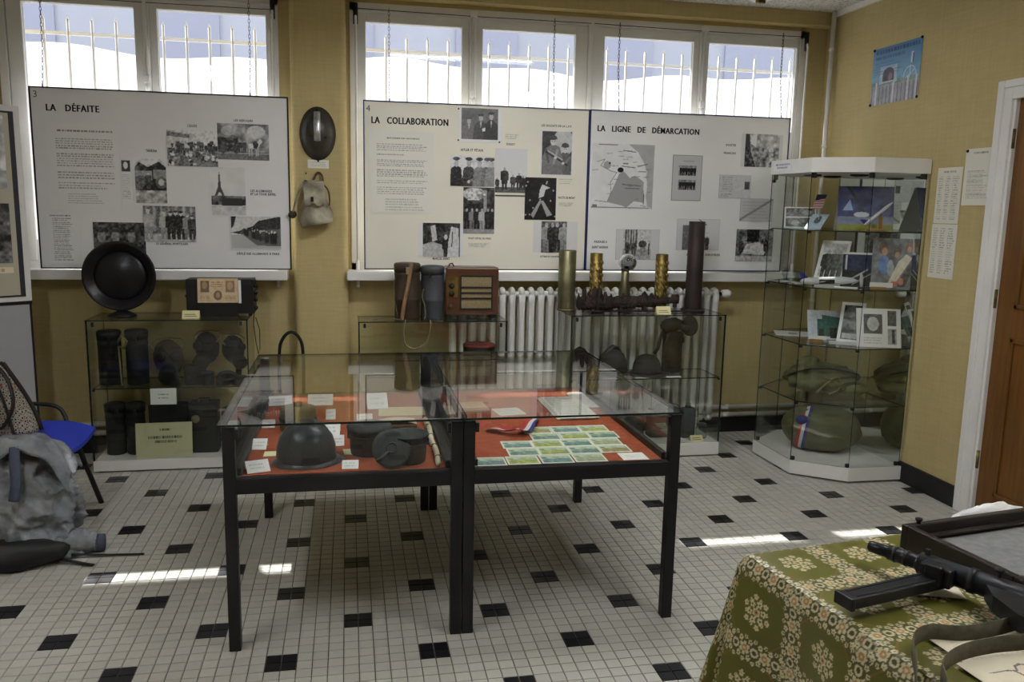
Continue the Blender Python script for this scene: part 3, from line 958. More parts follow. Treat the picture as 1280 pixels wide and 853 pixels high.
# three uniformed men shaking hands
bx = (.577, 1.6, .841, 1.777)
p = pb(bx, 330, .58); a = p.asp
p.noise(.12, 6); p.rect(a - .30, 0, a, .6, .4)
for x, t_, hd, ht in ((.20, .04, .45, .1), (.62, .09, .4, .05), (.98, .28, .42, .06), (1.25, .22, .5, .12), (1.38, .3, .45, .1)):
    p.poly([(x - .24, 0), (x + .22, 0), (x + .16, .60), (x + .05, .66), (x - .06, .66), (x - .18, .58)], t_); p.ell(x, .76, .075, .13, hd); p.ell(x, .90, .12, .06, ht)
p.line(.3, .25, .62, .16, .08, .05); p.line(.62, .16, .9, .28, .08, .25); p.ell(.62, .15, .05, .05, .5); p.noise(.12, 22)
stick(b4, 'photograph', bx, p, 'print_gloss', lay=1)
bx = (.846, 1.568, 1.041, 1.827)
p = pb(bx, 330, .56); a = p.asp
p.rect(0, 0, a, .12, .15)
for x, h_, t_ in ((.22, .52, .06), (.42, .36, .10), (.56, .40, .05), (.66, .34, .06), (.05, .28, .08), (.73, .3, .05)):
    p.person(x, .06, h_, t_, .35)
p.noise(.08, 18, p.V < .5)
stick(b4, 'photograph', bx, p, 'print_gloss', lay=0)
MB().box(.848, 1.04, -.004, .0, 1.546, 1.554).build('mount_strip', 'ink_grey', b4)
# hall with chandelier
bx = (.656, 1.321, .845, 1.594)
p = pb(bx, 330, .10); a = p.asp
p.noise(.12, 8); p.rect(.45, .4, .52, .95, .35); p.rect(.60, .3, .66, .95, .06); p.ell(.24, .86, .26, .13, .45); p.noise(.5, 26, (((p.U - .24) / .26) ** 2 + ((p.V - .86) / .13) ** 2 < 1)); p.rect(.1, .72, .36, .75, .6)
for x, t_ in ((.08, .03), (.2, .25), (.3, .03), (.42, .42), (.55, .03), (.64, .04)):
    p.person(x, .1, .45, t_, .4)
p.rect(0, 0, a, .1, .3); p.noise(.1, 18)
stick(b4, 'photograph', bx, p, 'print_gloss', lay=0)
cap(b4, 'VICHY HÔTEL DU PARC', (.687, 1.283, .828, 1.300))
bx = (.389, 1.18, .658, 1.38)
p = pb(bx, 330, .07); a = p.asp
p.noise(.1, 7); p.poly([(.12, 0), (.75, 0), (.75, .34), (.42, .44), (.12, .36)], .42); p.poly([(.42, .44), (.36, .9), (.50, .95), (.56, .5)], .45); p.poly([(.70, .25), (.85, .1), (1.0, .45), (.92, .6), (.72, .5)], .05)
p.poly([(.86, 0), (1.22, 0), (1.2, .85), (.98, .9), (.9, .5)], .52); p.line(1.0, .3, 1.02, .75, .03, .06); p.ell(.82, .58, .05, .08, .5); p.noise(.12, 20)
p.put(((p.U < .13) | (p.U > a - .10)).astype(float), .60)
stick(b4, 'photograph', bx, p, 'print_gloss')
cap(b4, 'MARCEL DÉAT', (.475, 1.158, .577, 1.178))
# two helmeted soldiers
bx = (1.122, 1.675, 1.321, 1.944)
p = pb(bx, 360, .07); a = p.asp
p.ell(.52, .74, .24, .30, .46); p.noise(.05, 6)
for x, y, t_, k in ((.56, .64, .16, .9), (.28, .80, .22, 1.0)):
    p.poly([(x - .24 * k, .02), (x + .24 * k, .02), (x + .23 * k, .35), (x + .16 * k, y - .17), (x + .05, y - .12), (x - .05, y - .12), (x - .17 * k, y - .20), (x - .25 * k, .35)], t_)
    p.line(x - .16 * k, y - .22, x - .10, .30, .06, t_ * .6); p.line(x + .10, y - .24, x + .02, .28, .05, t_ * 1.5)
    p.ell(x, y - .05, .062, .085, .50); p.ell(x, y + .035, .085, .055, .10); p.rect(x - .09, y + .0, x + .09, y + .022, .08)
    p.ell(x - .02, y - .045, .012, .01, .1); p.ell(x + .03, y - .045, .012, .01, .1)
p.line(.12, .52, .62, .24, .035, .05); p.line(.16, .55, .50, .36, .018, .5); p.ell(.34, .40, .035, .03, .5); p.ell(.52, .28, .035, .03, .5)
p.noise(.06, 22); p.border(.03, .62)
stick(b4, 'photograph', bx, p, 'print_gloss')
cap(b4, 'LES SOLDATS DE LA L.V.F.', (1.123, 1.96, 1.311, 1.979))
bx = (1.03, 1.409, 1.224, 1.662)
p = pb(bx, 330, .02); a = p.asp
p.noise(.05, 12); p.poly([(.22, .04), (.40, .42), (.55, .08), (.68, .12), (.45, .46), (.36, .46), (.15, .12)], .35); p.poly([(.34, .52), (.46, .56), (.50, .72), (.62, .76), (.42, .84), (.36, .7)], .52)
for i in range(12):
    p.ell(p.r.rand() * a, p.r.rand(), .02, .02, .4)
stick(b4, 'photograph', bx, p, 'print_gloss', lay=1)
cap(b4, 'PACTE DE MORT', (1.239, 1.535, 1.345, 1.555))
bx = (1.09, 1.211, 1.368, 1.401)
p = pb(bx, 330, .14); a = p.asp
p.noise(.2, 8)
for x, t_ in ((.42, .3), (.62, .05), (.78, .06), (1.0, .32)):
    p.person(x, .02, .95, t_, .4)
p.noise(.15, 20); p.put(((p.U < .26) | (p.U > a - .36)).astype(float), .56)
stick(b4, 'photograph', bx, p, 'print_gloss', lay=0)
cap(b4, 'ATTENTAT CONTRE LAVAL', (1.134, 1.178, 1.300, 1.194))
cap(b4, 'DORIOT', (.911, 1.843, .964, 1.862))
for bx, n in (((1.236, 1.619, 1.337, 1.667), 3), ((.687, 1.232, .824, 1.269), 3), ((1.24, 1.486, 1.351, 1.523), 3), ((.9, 1.873, .993, 1.92), 3)):
    p = pb(bx, 400, (.62, .60, .535)); p.text(.1, .15, p.asp - .1, .85, n, .2, .5, .3)
    stick(b4, 'caption_slip', bx, p, thick=.001)

b5 = board('pale display board titled LA LIGNE DE DÉMARCATION beside the glass cabinet', 1.430, 2.735, 1.108, 2.068, 'board_pale', ((1.606, 2.60), (2.68, 2.60)), 'blue_trim')
letters('title_letter', 'LA   LIGNE   DE   DÉMARCATION', .05, b5, (1.472, -.0006, 1.949), UX, UZ, 'ink', .010, 1.1, .655)
bx = (1.447, 1.486, 1.843, 1.878)
p = pb(bx, 360, .58); a = p.asp
p.poly([(.58, 1), (a, 1), (a, 0), (.92, .05), (.86, .4), (.90, .58), (.84, .72), (.74, .88)], .40); p.noise(.05, 10)
p.poly([(.26, .10), (.44, .54), (.52, .58), (.62, .48), (.70, .52), (.80, .46), (.88, .40), (.86, .10), (.70, .12), (.58, .02), (.50, .05)], .34)
p.ell(.46, .60, .05, .04, .03); p.ell(.24, .67, .06, .06, .36); p.ell(.28, .70, .015, .02, .08)
cst = [(.08, .72), (.2, .76), (.14, .66), (.3, .58), (.4, .56), (.3, .4), (.32, .25), (.26, .1), (.06, .12)]
for i in range(len(cst) - 1):
    p.line(*cst[i], *cst[i + 1], .012, .2, .7)
for q in ((.5, .9, .7, .88), (.5, .7, .58, .7), (.75, .66, .9, .70), (.76, .58, .88, .58), (.86, .40, .86, .08), (.0, .02, .95, .02), (.48, .66, .7, .64), (.5, .38, .8, .36), (.55, .32, .78, .32), (.1, .98, .4, .98)):
    p.line(*q, .016, .12, .7)
for i in range(26):
    x, y = p.r.rand() * a * .9, p.r.rand(); p.line(x, y, x + .08, y + .005, .012, .2, .5)
p.ell(.88, .35, .03, .14, .58); p.rect(.02, .01, .10, .06, .25)
stick(b5, 'map_sheet', bx, p)
bx = (1.965, 1.544, 2.161, 1.824)
p = pb(bx, 360, .46); a = p.asp
for y0 in (.55, .24):
    p.rect(.15, y0, .56, y0 + .22, .30); p.noise(.3, 16, (p.V > y0) & (p.V < y0 + .22) & (p.U > .15) & (p.U < .56))
    for i in range(6):
        p.person(.2 + i * .065, y0, .20, .04, .3)
p.line(.25, .87, .5, .87, .012, .2); p.border(.012, .3)
stick(b5, 'photograph_sheet', bx, p)
bx = (2.419, 1.765, 2.698, 1.968)
p = pb(bx, 330, .35); a = p.asp
p.rect(0, .55, a, 1, .42); p.noise(.4, 9); p.poly([(.35, .95), (.5, 1), (.48, .6), (.3, .7)], .6); p.poly([(.12, 1), (.25, 1), (.30, .5), (.5, .0), (.1, 0)], .1); p.noise(.3, 18, p.V < .6); p.put(((p.U < .12) | (p.U > a - .12)).astype(float), .55)
stick(b5, 'photograph', bx, p, 'print_gloss')
bx = (2.282, 1.566, 2.495, 1.71)
p = pb(bx, 360, .48); a = p.asp
p.text(.1, .25, .7, .95, 7, .2, .4, .3); p.text(.1, .05, .6, .22, 2, .1, .5, .3, 4); p.rect(a - .28, .40, a - .05, .72, .12); p.noise(.06, 20); p.border(.012, .3)
stick(b5, 'permit_card', bx, p, lay=0)
bx = (2.434, 1.423, 2.66, 1.567)
p = pb(bx, 360, .46); a = p.asp
p.text(.1, .1, a - .1, .9, 6, .25, .35, .3); p.line(0, .05, a, 1, .10, .2, .7); p.border(.012, .3)
stick(b5, 'permit_card', bx, p, lay=0)
bx = (2.421, 1.166, 2.677, 1.372)
p = pb(bx, 330, .20); a = p.asp
p.noise(.25, 8); p.rect(.35, .62, .75, 1, .02); p.poly([(.2, .25), (.35, .55), (.8, .6), (1.05, .4), (.95, .2)], .5); p.rect(0, 0, a, .18, .4); p.ell(.18, .45, .09, .2, .06); p.ell(1.0, .5, .08, .2, .08); p.noise(.2, 20)
stick(b5, 'photograph', bx, p, 'print_gloss')
bx = (1.617, 1.171, 1.901, 1.36)
p = pb(bx, 330, .48); a = p.asp
p.rect(0, 0, a, .35, .36)
for i in range(5):
    p.rect(.3 + i * .09, .3, .36 + i * .09, 1, .16 + .08 * (i % 2))
p.person(.40, .12, .5, .1, .3); p.person(.62, .1, .55, .12, .3); p.ell(.92, .52, .14, .12, .08); p.rect(.84, .1, 1.02, .42, .3); p.rect(1.12, .15, 1.16, .55, .08); p.noise(.2, 18, (p.U > .26) & (p.U < 1.18)); p.put(((p.U < .24) | (p.U > a - .28)).astype(float), .52); p.border(.012, .35)
stick(b5, 'photograph', bx, p, 'print_gloss')
cap(b5, 'PASSAGE A', (1.477, 1.27, 1.56, 1.291)); cap(b5, 'SAINT AIGNAN', (1.463, 1.236, 1.566, 1.259))
bx = (2.015, 1.235, 2.302, 1.431)
p = pb(bx, 330, .54); a = p.asp
p.rect(.2, 0, .5, .8, .2); p.rect(.85, .0, 1.1, .42, .25); p.person(.9, .02, .45, .1, .3); p.person(1.05, .02, .45, .12, .3); p.line(.75, .98, 1.0, .82, .03, .1); p.noise(.12, 18, (p.U > .2) & (p.U < 1.1) & (p.V < .6)); p.border(.012, .4)
stick(b5, 'photograph', bx, p, 'print_gloss')
cap(b5, 'POSTE', (2.314, 1.884, 2.379, 1.904)); cap(b5, 'FRANÇAIS', (2.301, 1.835, 2.382, 1.855)); cap(b5, 'LIGNE DES OEUVRES', (2.09, 1.196, 2.315, 1.216))

# ------------------------------------------------------------------ two glass table cases
mat('dark_wood_base', (0.03, 0.025, 0.02), 0.7)
def pane(parent, x0, x1, y0, y1, z0, z1, side, name='pane'):
    return MB().box(x0, x1, y0, y1, z0, z1, side=side).build(name, ['glass', 'glass_edge'], parent)
TY0, TY1, TZ = -.158, 1.098, .775
def table_case(label, x0, x1):
    t = thing('table_case', label, 'display case', (x0, TY0, 0), 0, 'glass topped table cases')
    w, d, s = x1 - x0, TY1 - TY0, .038
    for x in (0, w - s):
        for y in (0, d - s):
            MB().bbox(x, x + s, y, y + s, 0, TZ - .004, .002).build('leg', 'black_metal', t)
    for y in (0, d - s):
        MB().bbox(s, w - s, y + .002, y + s - .002, .545, .597, .002).build('rail', 'black_metal', t)
    for x in (0, w - s):
        MB().bbox(x + .002, x + s - .002, s, d - s, .545, .597, .002).build('rail', 'black_metal', t)
        xi = s if x == 0 else w - s - .016
        MB().bbox(xi, xi + .016, s, d - s, .585, .622, .003).build('inner_ledge', 'black_metal', t)
    MB().box(s, w - s, s, d - s, .575, .590).build('base_panel', 'dark_wood_base', t)
    MB().box(s, w - s, s, d - s, .590, .598).build('lining', 'red_felt', t, label='rust red cloth lining')
    pane(t, -.012, w + .002, -.012, d + .012, TZ, TZ + .007, 'z', 'glass_top')
    pane(t, s, w - s, .010, .015, .597, TZ, 'y', 'front_glass')
    pane(t, s, w - s, d - .015, d - .010, .597, TZ, 'y', 'back_glass')
    pane(t, .010, .015, s, d - s, .597, TZ, 'x', 'side_glass')
    pane(t, w - .015, w - .010, s, d - s, .597, TZ, 'x', 'side_glass')
    for x in (s + .001, w - s - .013):
        MB().bbox(x, x + .012, -.002, .022, TZ - .045, TZ - .012, .002).build('lock', 'dark_steel', t)
    return t
table_case('glass table case on black legs holding the helmet and cooking pots', -.424, .353)
table_case('glass table case on black legs holding the grid of postcards', .357, 1.134)
ZT = .5985

# helmet with crest and brim
h = thing('helmet', 'dark grey crested steel helmet in the left table case', 'helmet', (-.170, .005, ZT), 0.12)
prof = [(.112, .010), (.113, .03), (.110, .06), (.099, .093), (.075, .12), (.04, .137), (0, .142)]
mat('helmet_paint', (0.040, 0.044, 0.052), 0.33, 0.15, var=0.15, vscale=9)
MB().lathe(prof, 32, sx=.90, sy=.82).build('shell', 'helmet_paint', h)
P = []
for i in range(40):
    a = 2 * PI * i / 40
    r0x, r0y = .112 * .90, .112 * .82
    ext = .007 + .024 * max(0, math.cos(a)) ** 2 + .010 * max(0, -math.cos(a)) ** 2
    row = []
    for q in (0, .5, 1):
        row.append((math.cos(a) * (r0x + ext * q), math.sin(a) * (r0y + .007 * q), .014 - .012 * q * q))
    P.append(row)
MB().grid(P, 0, True, True).build('brim', 'helmet_paint', h)
P = []
for i in range(17):
    u = -.9 + 1.8 * i / 16
    zc = .142 * math.sqrt(max(.0, 1 - abs(u * .78) ** 2.2)) + .002
    P.append([(u * .085, -.020, zc - .006), (u * .085, -.012, zc + .008 * (1 - u * u)), (u * .085, 0, zc + .012 * (1 - u * u) + .002), (u * .085, .012, zc + .008 * (1 - u * u)), (u * .085, .020, zc - .006)])
MB().grid(P).build('crest', 'helmet_paint', h)

# cooking pots
mat('pot_steel', (0.055, 0.06, 0.064), 0.55, 0.35, var=0.25, vscale=14, bump=0.1)
def pot(label, x, y, r, hgt, lid):
    t = thing('cooking_pot', label, 'pot', (x, y, ZT), 0, 'round cooking pots')
    MB().lathe([(r * .86, 0), (r * .90, .004), (r, hgt), (r + .004, hgt + .002), (r + .004, hgt - .004), (r - .003, hgt - .002), (r * .87, .006), (0, .006)], 28).build('body', 'pot_steel', t)
    if lid:
        MB().lathe([(r + .006, hgt - .012), (r + .007, hgt + .004), (r * .8, hgt + .011), (r * .3, hgt + .008), (.012, hgt + .006), (0, hgt + .006)], 28).build('lid', 'pot_steel', t)
        MB().tube([(-.018, 0, hgt + .010), (-.014, 0, hgt + .016), (.014, 0, hgt + .016), (.018, 0, hgt + .010)], .003, 6).build('lid_ring', 'pot_steel', t)
    for s in (-1, 1):
        MB().bbox(s * r - .004, s * r + .004, -.014, .014, hgt * .6, hgt * .85, .002).build('lug', 'pot_steel', t)
    MB().tube([(r * math.cos(a), -r * .96 - .004, hgt * .72 - .02 * math.sin(a)) for a in [PI * k / 10 for k in range(11)]][0:1] + [(r * math.cos(a) * 1.03, -r * math.sin(a) * 1.03, hgt * .72) for a in [PI * k / 12 for k in range(1, 12)]], .0022, 6).build('handle', 'pot_steel', t)
    return t
pot('lidded dark steel cooking pot between the helmet and the open pot', .046, .085, .073, .098, True)
pot('open dark steel cooking pot with a lid leaning in front', .178, -.028, .068, .098, False)
t = thing('pot_lid', 'round steel pot lid with ring handle leaning against the open pot', 'lid', (.118, -.105, ZT), 0)
M = Matrix.Translation((0, 0, .062)) @ Matrix.Rotation(math.radians(-62), 4, 'X') @ Matrix.Rotation(math.radians(18), 4, 'Z') @ Matrix.Rotation(PI, 4, 'X')
M = Matrix.Translation((0, 0.012, .066)) @ Matrix.Rotation(math.radians(66), 4, 'X')
MB().lathe([(.066, -.008), (.068, .002), (.056, .008), (.03, .006), (.02, .010), (0, .010)], 32, M=M).build('disc', 'pot_steel', t)
MB().tube([tuple(M @ Vector((.017 * math.cos(a), .017 * math.sin(a), .013))) for a in [2 * PI * k / 14 for k in range(14)]], .0028, 6, closed=True).build('ring', 'pot_steel', t)
MB().tube([tuple(M @ Vector(q)) for q in ((-.012, -.012, .013), (-.04, -.035, .009), (-.055, -.042, .007))], .0045, 6).build('lever', 'pot_steel', t)

# olive canister standing behind the helmet
t = thing('canister', 'squat olive canister standing behind the crested helmet', 'canister', (-.222, .43, ZT))
mat('olive_brown', (0.13, 0.11, 0.055), 0.7, var=0.3, vscale=16)
MB().lathe([(.066, 0), (.070, .006), (.070, .085), (.064, .093), (.05, .096), (0, .097)], 24).build('body', 'olive_brown', t)
MB().lathe([(.0715, .040), (.073, .044), (.073, .052), (.0715, .056)], 24).build('band', 'olive_can', t)
MB().cyl((0, 0, .096), (0, 0, .112), .016, n=12).build('cap', 'olive_can', t)

# leather case with papers, cream belt
t = thing('leather_wallet', 'brown leather wallet with cream papers behind the pots', 'wallet', (.165, .42, ZT), .04)
MB().bbox(-.075, .075, -.05, .05, 0, .022, .006).build('cover', 'leather', t)
P = [[(-.075 + .15 * i / 12, -.045 + .09 * j / 4, .024 + .012 * math.sin(PI * i / 12) * (1 - .4 * j / 4)) for j in range(5)] for i in range(13)]
MB().grid(P).build('paper', 'cream_paper', t)
t = thing('cloth_belt', 'cream cloth belt lying along the right side of the left case', 'belt', (.282, .12, ZT))
MB().tube([(-.008, -.24, .014), (.0, -.1, .014), (-.004, .06, .014), (.006, .22, .014), (.0, .36, .014)], .013, 8, flat=(.75, 1)).build('strap', 'cream_paper', t)
for y in (-.18, -.04, .10, .24):
    MB().lathe([(.0135, -.006), (.0145, 0), (.0135, .006)], 10, M=Matrix.Translation((-.002, y, .014)) @ Matrix.Rotation(PI / 2, 4, 'X')).build('keeper', 'webbing', t)

# cards in the left case
def card(name, label, x, y, w, h, rz=0.0, z=ZT, mtl='white_paper', lines=2, grp='small white cards in the left table case', tilt=0.0):
    p = Pic(w, h, 600, MATS[mtl].node_tree.nodes['Principled BSDF'].inputs['Base Color'].default_value[:3])
    if lines:
        p.text(p.asp * .15, .2, p.asp * .85, .8, lines, .15, .6, .2, int(x * 100) % 50)
    if not tilt:
        me = print_mesh(name, p, (-w / 2, -h / 2, 0), (1, 0, 0), (0, 1, 0), .0012, 'print_matte')
        return link(name, me, None, label, 'card', grp, None, (x, y, z + .0004), rz)
    ct, st = math.cos(tilt), math.sin(tilt)
    t = thing(name, label, 'card', (x, y - h / 2 * ct, z + .0004), rz, grp)
    print_obj('face', p, (-w / 2, 0, 0), (1, 0, 0), (0, ct, st), .0012, 'print_matte', t)
    MB().add([(-w / 2, h * ct, h * st - .0005), (w / 2, h * ct, h * st - .0005), (w / 2, h * ct + .010, 0), (-w / 2, h * ct + .010, 0)], [(0, 1, 2, 3)]).build('prop', mtl, t)
    return t
for (x, y, w, h, rz, lab) in (
    (-.340, .49, .05, .045, .0, 'small white card at the left side of the case, level with the canister'),
    (-.346, .19, .052, .055, -.06, 'small white card left of the crested helmet, by the case side'),
    (-.318, -.075, .075, .055, .28, 'white card leaning in the front left corner of the table case'),
    (-.098, .35, .075, .07, -.05, 'white card just behind the crested helmet, right of the canister'),
    (-.064, .205, .042, .055, .0, 'small white card between the helmet and the lidded pot'),
    (-.022, -.083, .055, .04, -.03, 'small white card at the case front between helmet and pot lid'),
    (-.100, .60, .04, .06, .0, 'small upright white card further back behind the canister'),
    (.038, .53, .065, .05, .0, 'small white card behind the lidded pot'),
    (-.150, .86, .11, .07, .0, 'wide white card at the back of the left case'),
    (-.320, .87, .10, .06, .1, 'wide white card in the back left corner of the left case'),
    (.10, .78, .09, .10, .05, 'pale card lying at the back behind the leather wallet')):
    card('label_card', lab, x, y, w, h, rz, tilt=.55)
card('tan_card', 'tan card under the left edge of the crested helmet', -.300, .11, .045, .06, .0, mtl='cream_paper', lines=0)
card('tan_card', 'tan card peeping out beside the lidded pot', -.030, .10, .03, .07, .1, mtl='cream_paper', lines=0)
p = Pic(.20, .15, 400, (.55, .50, .36)); p.text(.1, .1, 1.2, .9, 9, .2, .5)
link('old_newspaper', print_mesh('old_newspaper', p, (-.1, -.075, 0), (1, 0, 0), (0, 1, 0), .002, 'print_matte'), None, 'yellowed newspaper sheet at the back right of the left case', 'newspaper', None, None, (.20, .68, ZT + .0004), -.05)

# ---------- right case: postcards
greens = [(.10, .26, .24), (.28, .33, .10), (.16, .24, .30), (.34, .36, .24), (.08, .20, .20), (.40, .42, .06), (.22, .30, .26), (.30, .26, .08)]
def postcard(x, y, w, h, k, lab, rz=-.03):
    p = Pic(w, h, 420, (.60, .60, .54)); a = p.asp
    g = greens[k % 8]; g2 = greens[(k * 3 + 2) % 8]
    p.rect(.06, .08, a - .06, .92, (.42, .47, .38)); m_ = (p.U > .06) & (p.U < a - .06) & (p.V > .08) & (p.V < .92)
    p.rect(.06, .08, a - .06, .30 + .3 * p.r.rand(), g2, .8)
    for i in range(5):
        p.ell(p.r.rand() * a, .2 + .6 * p.r.rand(), .08 + .22 * p.r.rand(), .05 + .12 * p.r.rand(), g if i % 2 else g2, .75)
    for i in range(4):
        x0 = p.r.rand() * a; y0 = .2 + .6 * p.r.rand(); p.line(x0, y0, x0 + .3, y0 + .1 * p.r.rand(), .04, (.05, .10, .09), .7)
    p.noise(.18, 10, m_)
    p.put(((p.U < .06) | (p.U > a - .06) | (p.V < .08) | (p.V > .92)).astype(float), (.62, .62, .57))
    me = print_mesh('postcard', p, (-w / 2, -h / 2, 0), (1, 0, 0), (0, 1, 0), .001, 'print_gloss')
    return link('postcard', me, None, lab, 'postcard', 'green landscape postcards in the right table case', None, (x, y, ZT + .0004), rz)
ordn = ['first', 'second', 'third', 'fourth']
k = 0
for r, (y, xs) in enumerate(((-.078, (.458, .578, .700, .822)), (.022, (.600, .716, .832, .948)), (.118, (.596, .712, .828, .944)), (.214, (.728, .846, .962)), (.310, (.716, .834, .950)))):
    for c, x in enumerate(xs):
        rown = ('the row nearest the case front', 'the second row from the front', 'the middle row', 'the row behind the middle one', 'the rearmost row')[r]
        postcard(x, y, .116, .096, k, 'green landscape postcard, %s from left in %s' % (ordn[c], rown)); k += 1
t = thing('mounted_card', 'white card on a red mount at the front right of the postcards', 'card', (.985, -.082, ZT), -.02)
MB().box(-.062, .055, -.05, .055, 0, .0015).build('mount', 'red_felt', t)
p = Pic(.095, .085, 500, (.64, .63, .60)); p.text(.2, .3, .9, .7, 3, .3, .5)
print_obj('card', p, (-.048, -.045, .0017), (1, 0, 0), (0, 1, 0), .001, 'print_matte', t)
# tricolour armband
mat('ribbon_blue', (0.03, 0.03, 0.20), 0.6); mat('ribbon_white', (0.62, 0.62, 0.62), 0.6); mat('ribbon_red', (0.42, 0.03, 0.03), 0.6)
t = thing('tricolour_ribbon', 'blue white and red ribbon looped on the red lining', 'ribbon', (.60, .36, ZT), 0)
pth = []
for i in range(40):
    u = i / 39
    a = PI * 1.05 * u
    pth.append(Vector((-.075 + .22 * u, -.02 - .095 * math.sin(a) + .12 * max(0, u - .55) / .45, .004 + .012 * math.sin(PI * u) + .004 * math.sin(u * 17))))
for q, m in enumerate(('ribbon_blue', 'ribbon_white', 'ribbon_red')):
    P = []
    for i, v in enumerate(pth):
        d = (pth[min(i + 1, 39)] - pth[max(i - 1, 0)]).normalized(); nrm = Vector((-d.y, d.x, 0))
        tw = .5 * math.sin(i / 39 * 5)
        off = lambda s_: v + nrm * s_ * math.cos(tw) + Vector((0, 0, abs(s_) * abs(math.sin(tw)) + .001))
        P.append([off(-.027 + .018 * q), off(-.027 + .018 * (q + 1))])
    MB().grid(P).build(m.split('_')[1] + '_stripe', m, t)
P = []
for i in range(20):
    a = PI * .9 * i / 19
    c = Vector((-.06 + .05 * math.cos(a), .10 * math.sin(a) - .01, .003))
    P.append([c * 1.0, c * .82 + Vector((0, 0, .002))])
MB().grid(P).build('tail', 'ribbon_red', t)
# papers at the back
def paper_stack(name, label, x, y, w, h, rz, n, col, cat='document', lines=14):
    t = thing(name, label, cat, (x, y, ZT), rz)
    z = 0
    for i in range(n):
        p = Pic(w, h, 380, col); p.text(p.asp * .08, .08, p.asp * .92, .92, lines, .15, .5, .15, i)
        o = print_obj('sheet', p, (-w / 2 + .006 * i, -h / 2 - .004 * i, z), (1, 0, 0), (0, 1, 0), .003, 'print_matte', t)
        z += .0034
paper_stack('newspaper_stack', 'stack of printed white pamphlets behind the postcards', .925, .66, .17, .40, .0, 3, (.60, .60, .55))
paper_stack('open_booklet', 'pale open booklet at the back right of the postcard case', 1.05, .80, .10, .30, -.05, 2, (.56, .55, .52))
paper_stack('folded_leaflet', 'tan folded leaflet at the back left of the postcard case', .50, .72, .14, .16, .06, 2, (.50, .38, .26), 'leaflet', 6)
paper_stack('round_badge_sheet', 'white sheet with badges behind the tricolour ribbon', .66, .62, .12, .12, .15, 1, (.58, .58, .56), 'sheet', 4)

# ------------------------------------------------------------------ low glass cases
def glass_case(label, x0, x1, y0, y1, zt, shelves, plinth):
    t = thing('glass_case', label, 'display case', (x0, y0, 0), 0, 'low glass cases along the back wall')
    w, d, g = x1 - x0, y1 - y0, .005
    MB().bbox(0, w, 0, d, .008, plinth, .003).build('plinth', 'laminate_white', t)
    MB().box(.02, w - .02, .02, d - .02, 0, .008).build('plinth_foot', 'black_metal', t)
    e = .004
    pane(t, e, w - e, e, e + g, plinth, zt, 'y', 'front_glass')
    pane(t, e, w - e, d - e - g, d - e, plinth, zt, 'y', 'back_glass')
    pane(t, e, e + g, e + g, d - e - g, plinth, zt, 'x', 'side_glass')
    pane(t, w - e - g, w - e, e + g, d - e - g, plinth, zt, 'x', 'side_glass')
    pane(t, 0, w, 0, d, zt, zt + .006, 'z', 'glass_top')
    for x in (e, w - e):
        MB().box(x - .003, x + .003, e - .002, e + .003, plinth, zt).build('corner_seam', 'glass_edge', t)
    for z in shelves:
        pane(t, .014, w - .014, .02, d - .02, z - .006, z, 'z', 'shelf')
        for x in (.012, w - .024):
            MB().bbox(x, x + .014, .016, .030, z - .016, z - .006, .002).build('shelf_clip', 'black_metal', t)
    for x in (.03, w - .045):
        MB().bbox(x, x + .014, -.001, .008, zt - .03, zt - .005, .002).build('hinge_clip', 'dark_steel', t)
    return t
C1 = (-1.398, -.568, 1.868, 2.20, .838, .468, .068)
glass_case('glass case with gas masks under the black dish lamp', *C1[:5], [C1[5]], C1[6])
C2 = (.028, .880, 1.832, 2.09, .826, .46, .068)
glass_case('glass case carrying the wooden radio, partly hidden by the table cases', C2[0], C2[1], C2[2], C2[3], C2[4], [.605], C2[6])
C3 = (1.236, 2.196, 1.748, 2.075, .866, .488, .088)
glass_case('glass case carrying shell casings in front of the radiator', *C3[:5], [C3[5]], C3[6])
Z1, Z2, Z3 = C1[4] + .0065, C2[4] + .0065, C3[4] + .0065

def tin(name, label, x, y, z, r, h, m, grp, ribs=(), strap=None, cat='canister', lidh=.05):
    t = thing(name, label, cat, (x, y, z), random.random(), grp)
    pr = [(r * .97, 0), (r, .004)]
    for q in ribs:
        pr += [(r, h * q - .006), (r + .003, h * q), (r, h * q + .006)]
    pr += [(r, h - lidh)]
    MB().lathe(pr + [(r - .002, h - lidh + .002)], 24).build('body', m, t)
    MB().lathe([(r + .003, h - lidh), (r + .004, h - .008), (r - .004, h), (r * .6, h + .003), (0, h + .003)], 24).build('lid', m, t)
    MB().bbox(-.008, .008, -r - .012, -r + .002, h - lidh - .015, h - lidh + .02, .002).build('latch', 'dark_steel', t)
    return t

# black dish lamp on a stand
t = thing('dish_lamp', 'large black metal dish on a round foot standing on the left case', 'dish', (-1.245, 2.02, Z1), 0.0)
mat('dish_black', (0.016, 0.015, 0.017), 0.32, 0.3, var=0.2, vscale=8)
MB().lathe([(.072, 0), (.074, .010), (.05, .022), (.03, .030), (.024, .045), (.03, .05)], 24).build('foot', 'dish_black', t)
Md = Matrix.Translation((0, 0, .225)) @ Matrix.Rotation(PI / 2, 4, 'X')
MB().lathe([(.0, -.075), (.07, -.07), (.13, -.045), (.160, -.01), (.182, .012), (.190, .030), (.186, .038), (.176, .034), (.150, .010), (.136, -.006)], 48, M=Md).build('rim_bowl', 'dish_black', t)
MB().lathe([(.136, -.006), (.130, .006), (.118, .012), (.10, .020), (.06, .034), (.03, .040), (0, .042)], 48, M=Md).build('face', 'dish_black', t)
MB().cyl((0, 0, .04), (0, 0, .06), .02, n=16).build('neck', 'dish_black', t)

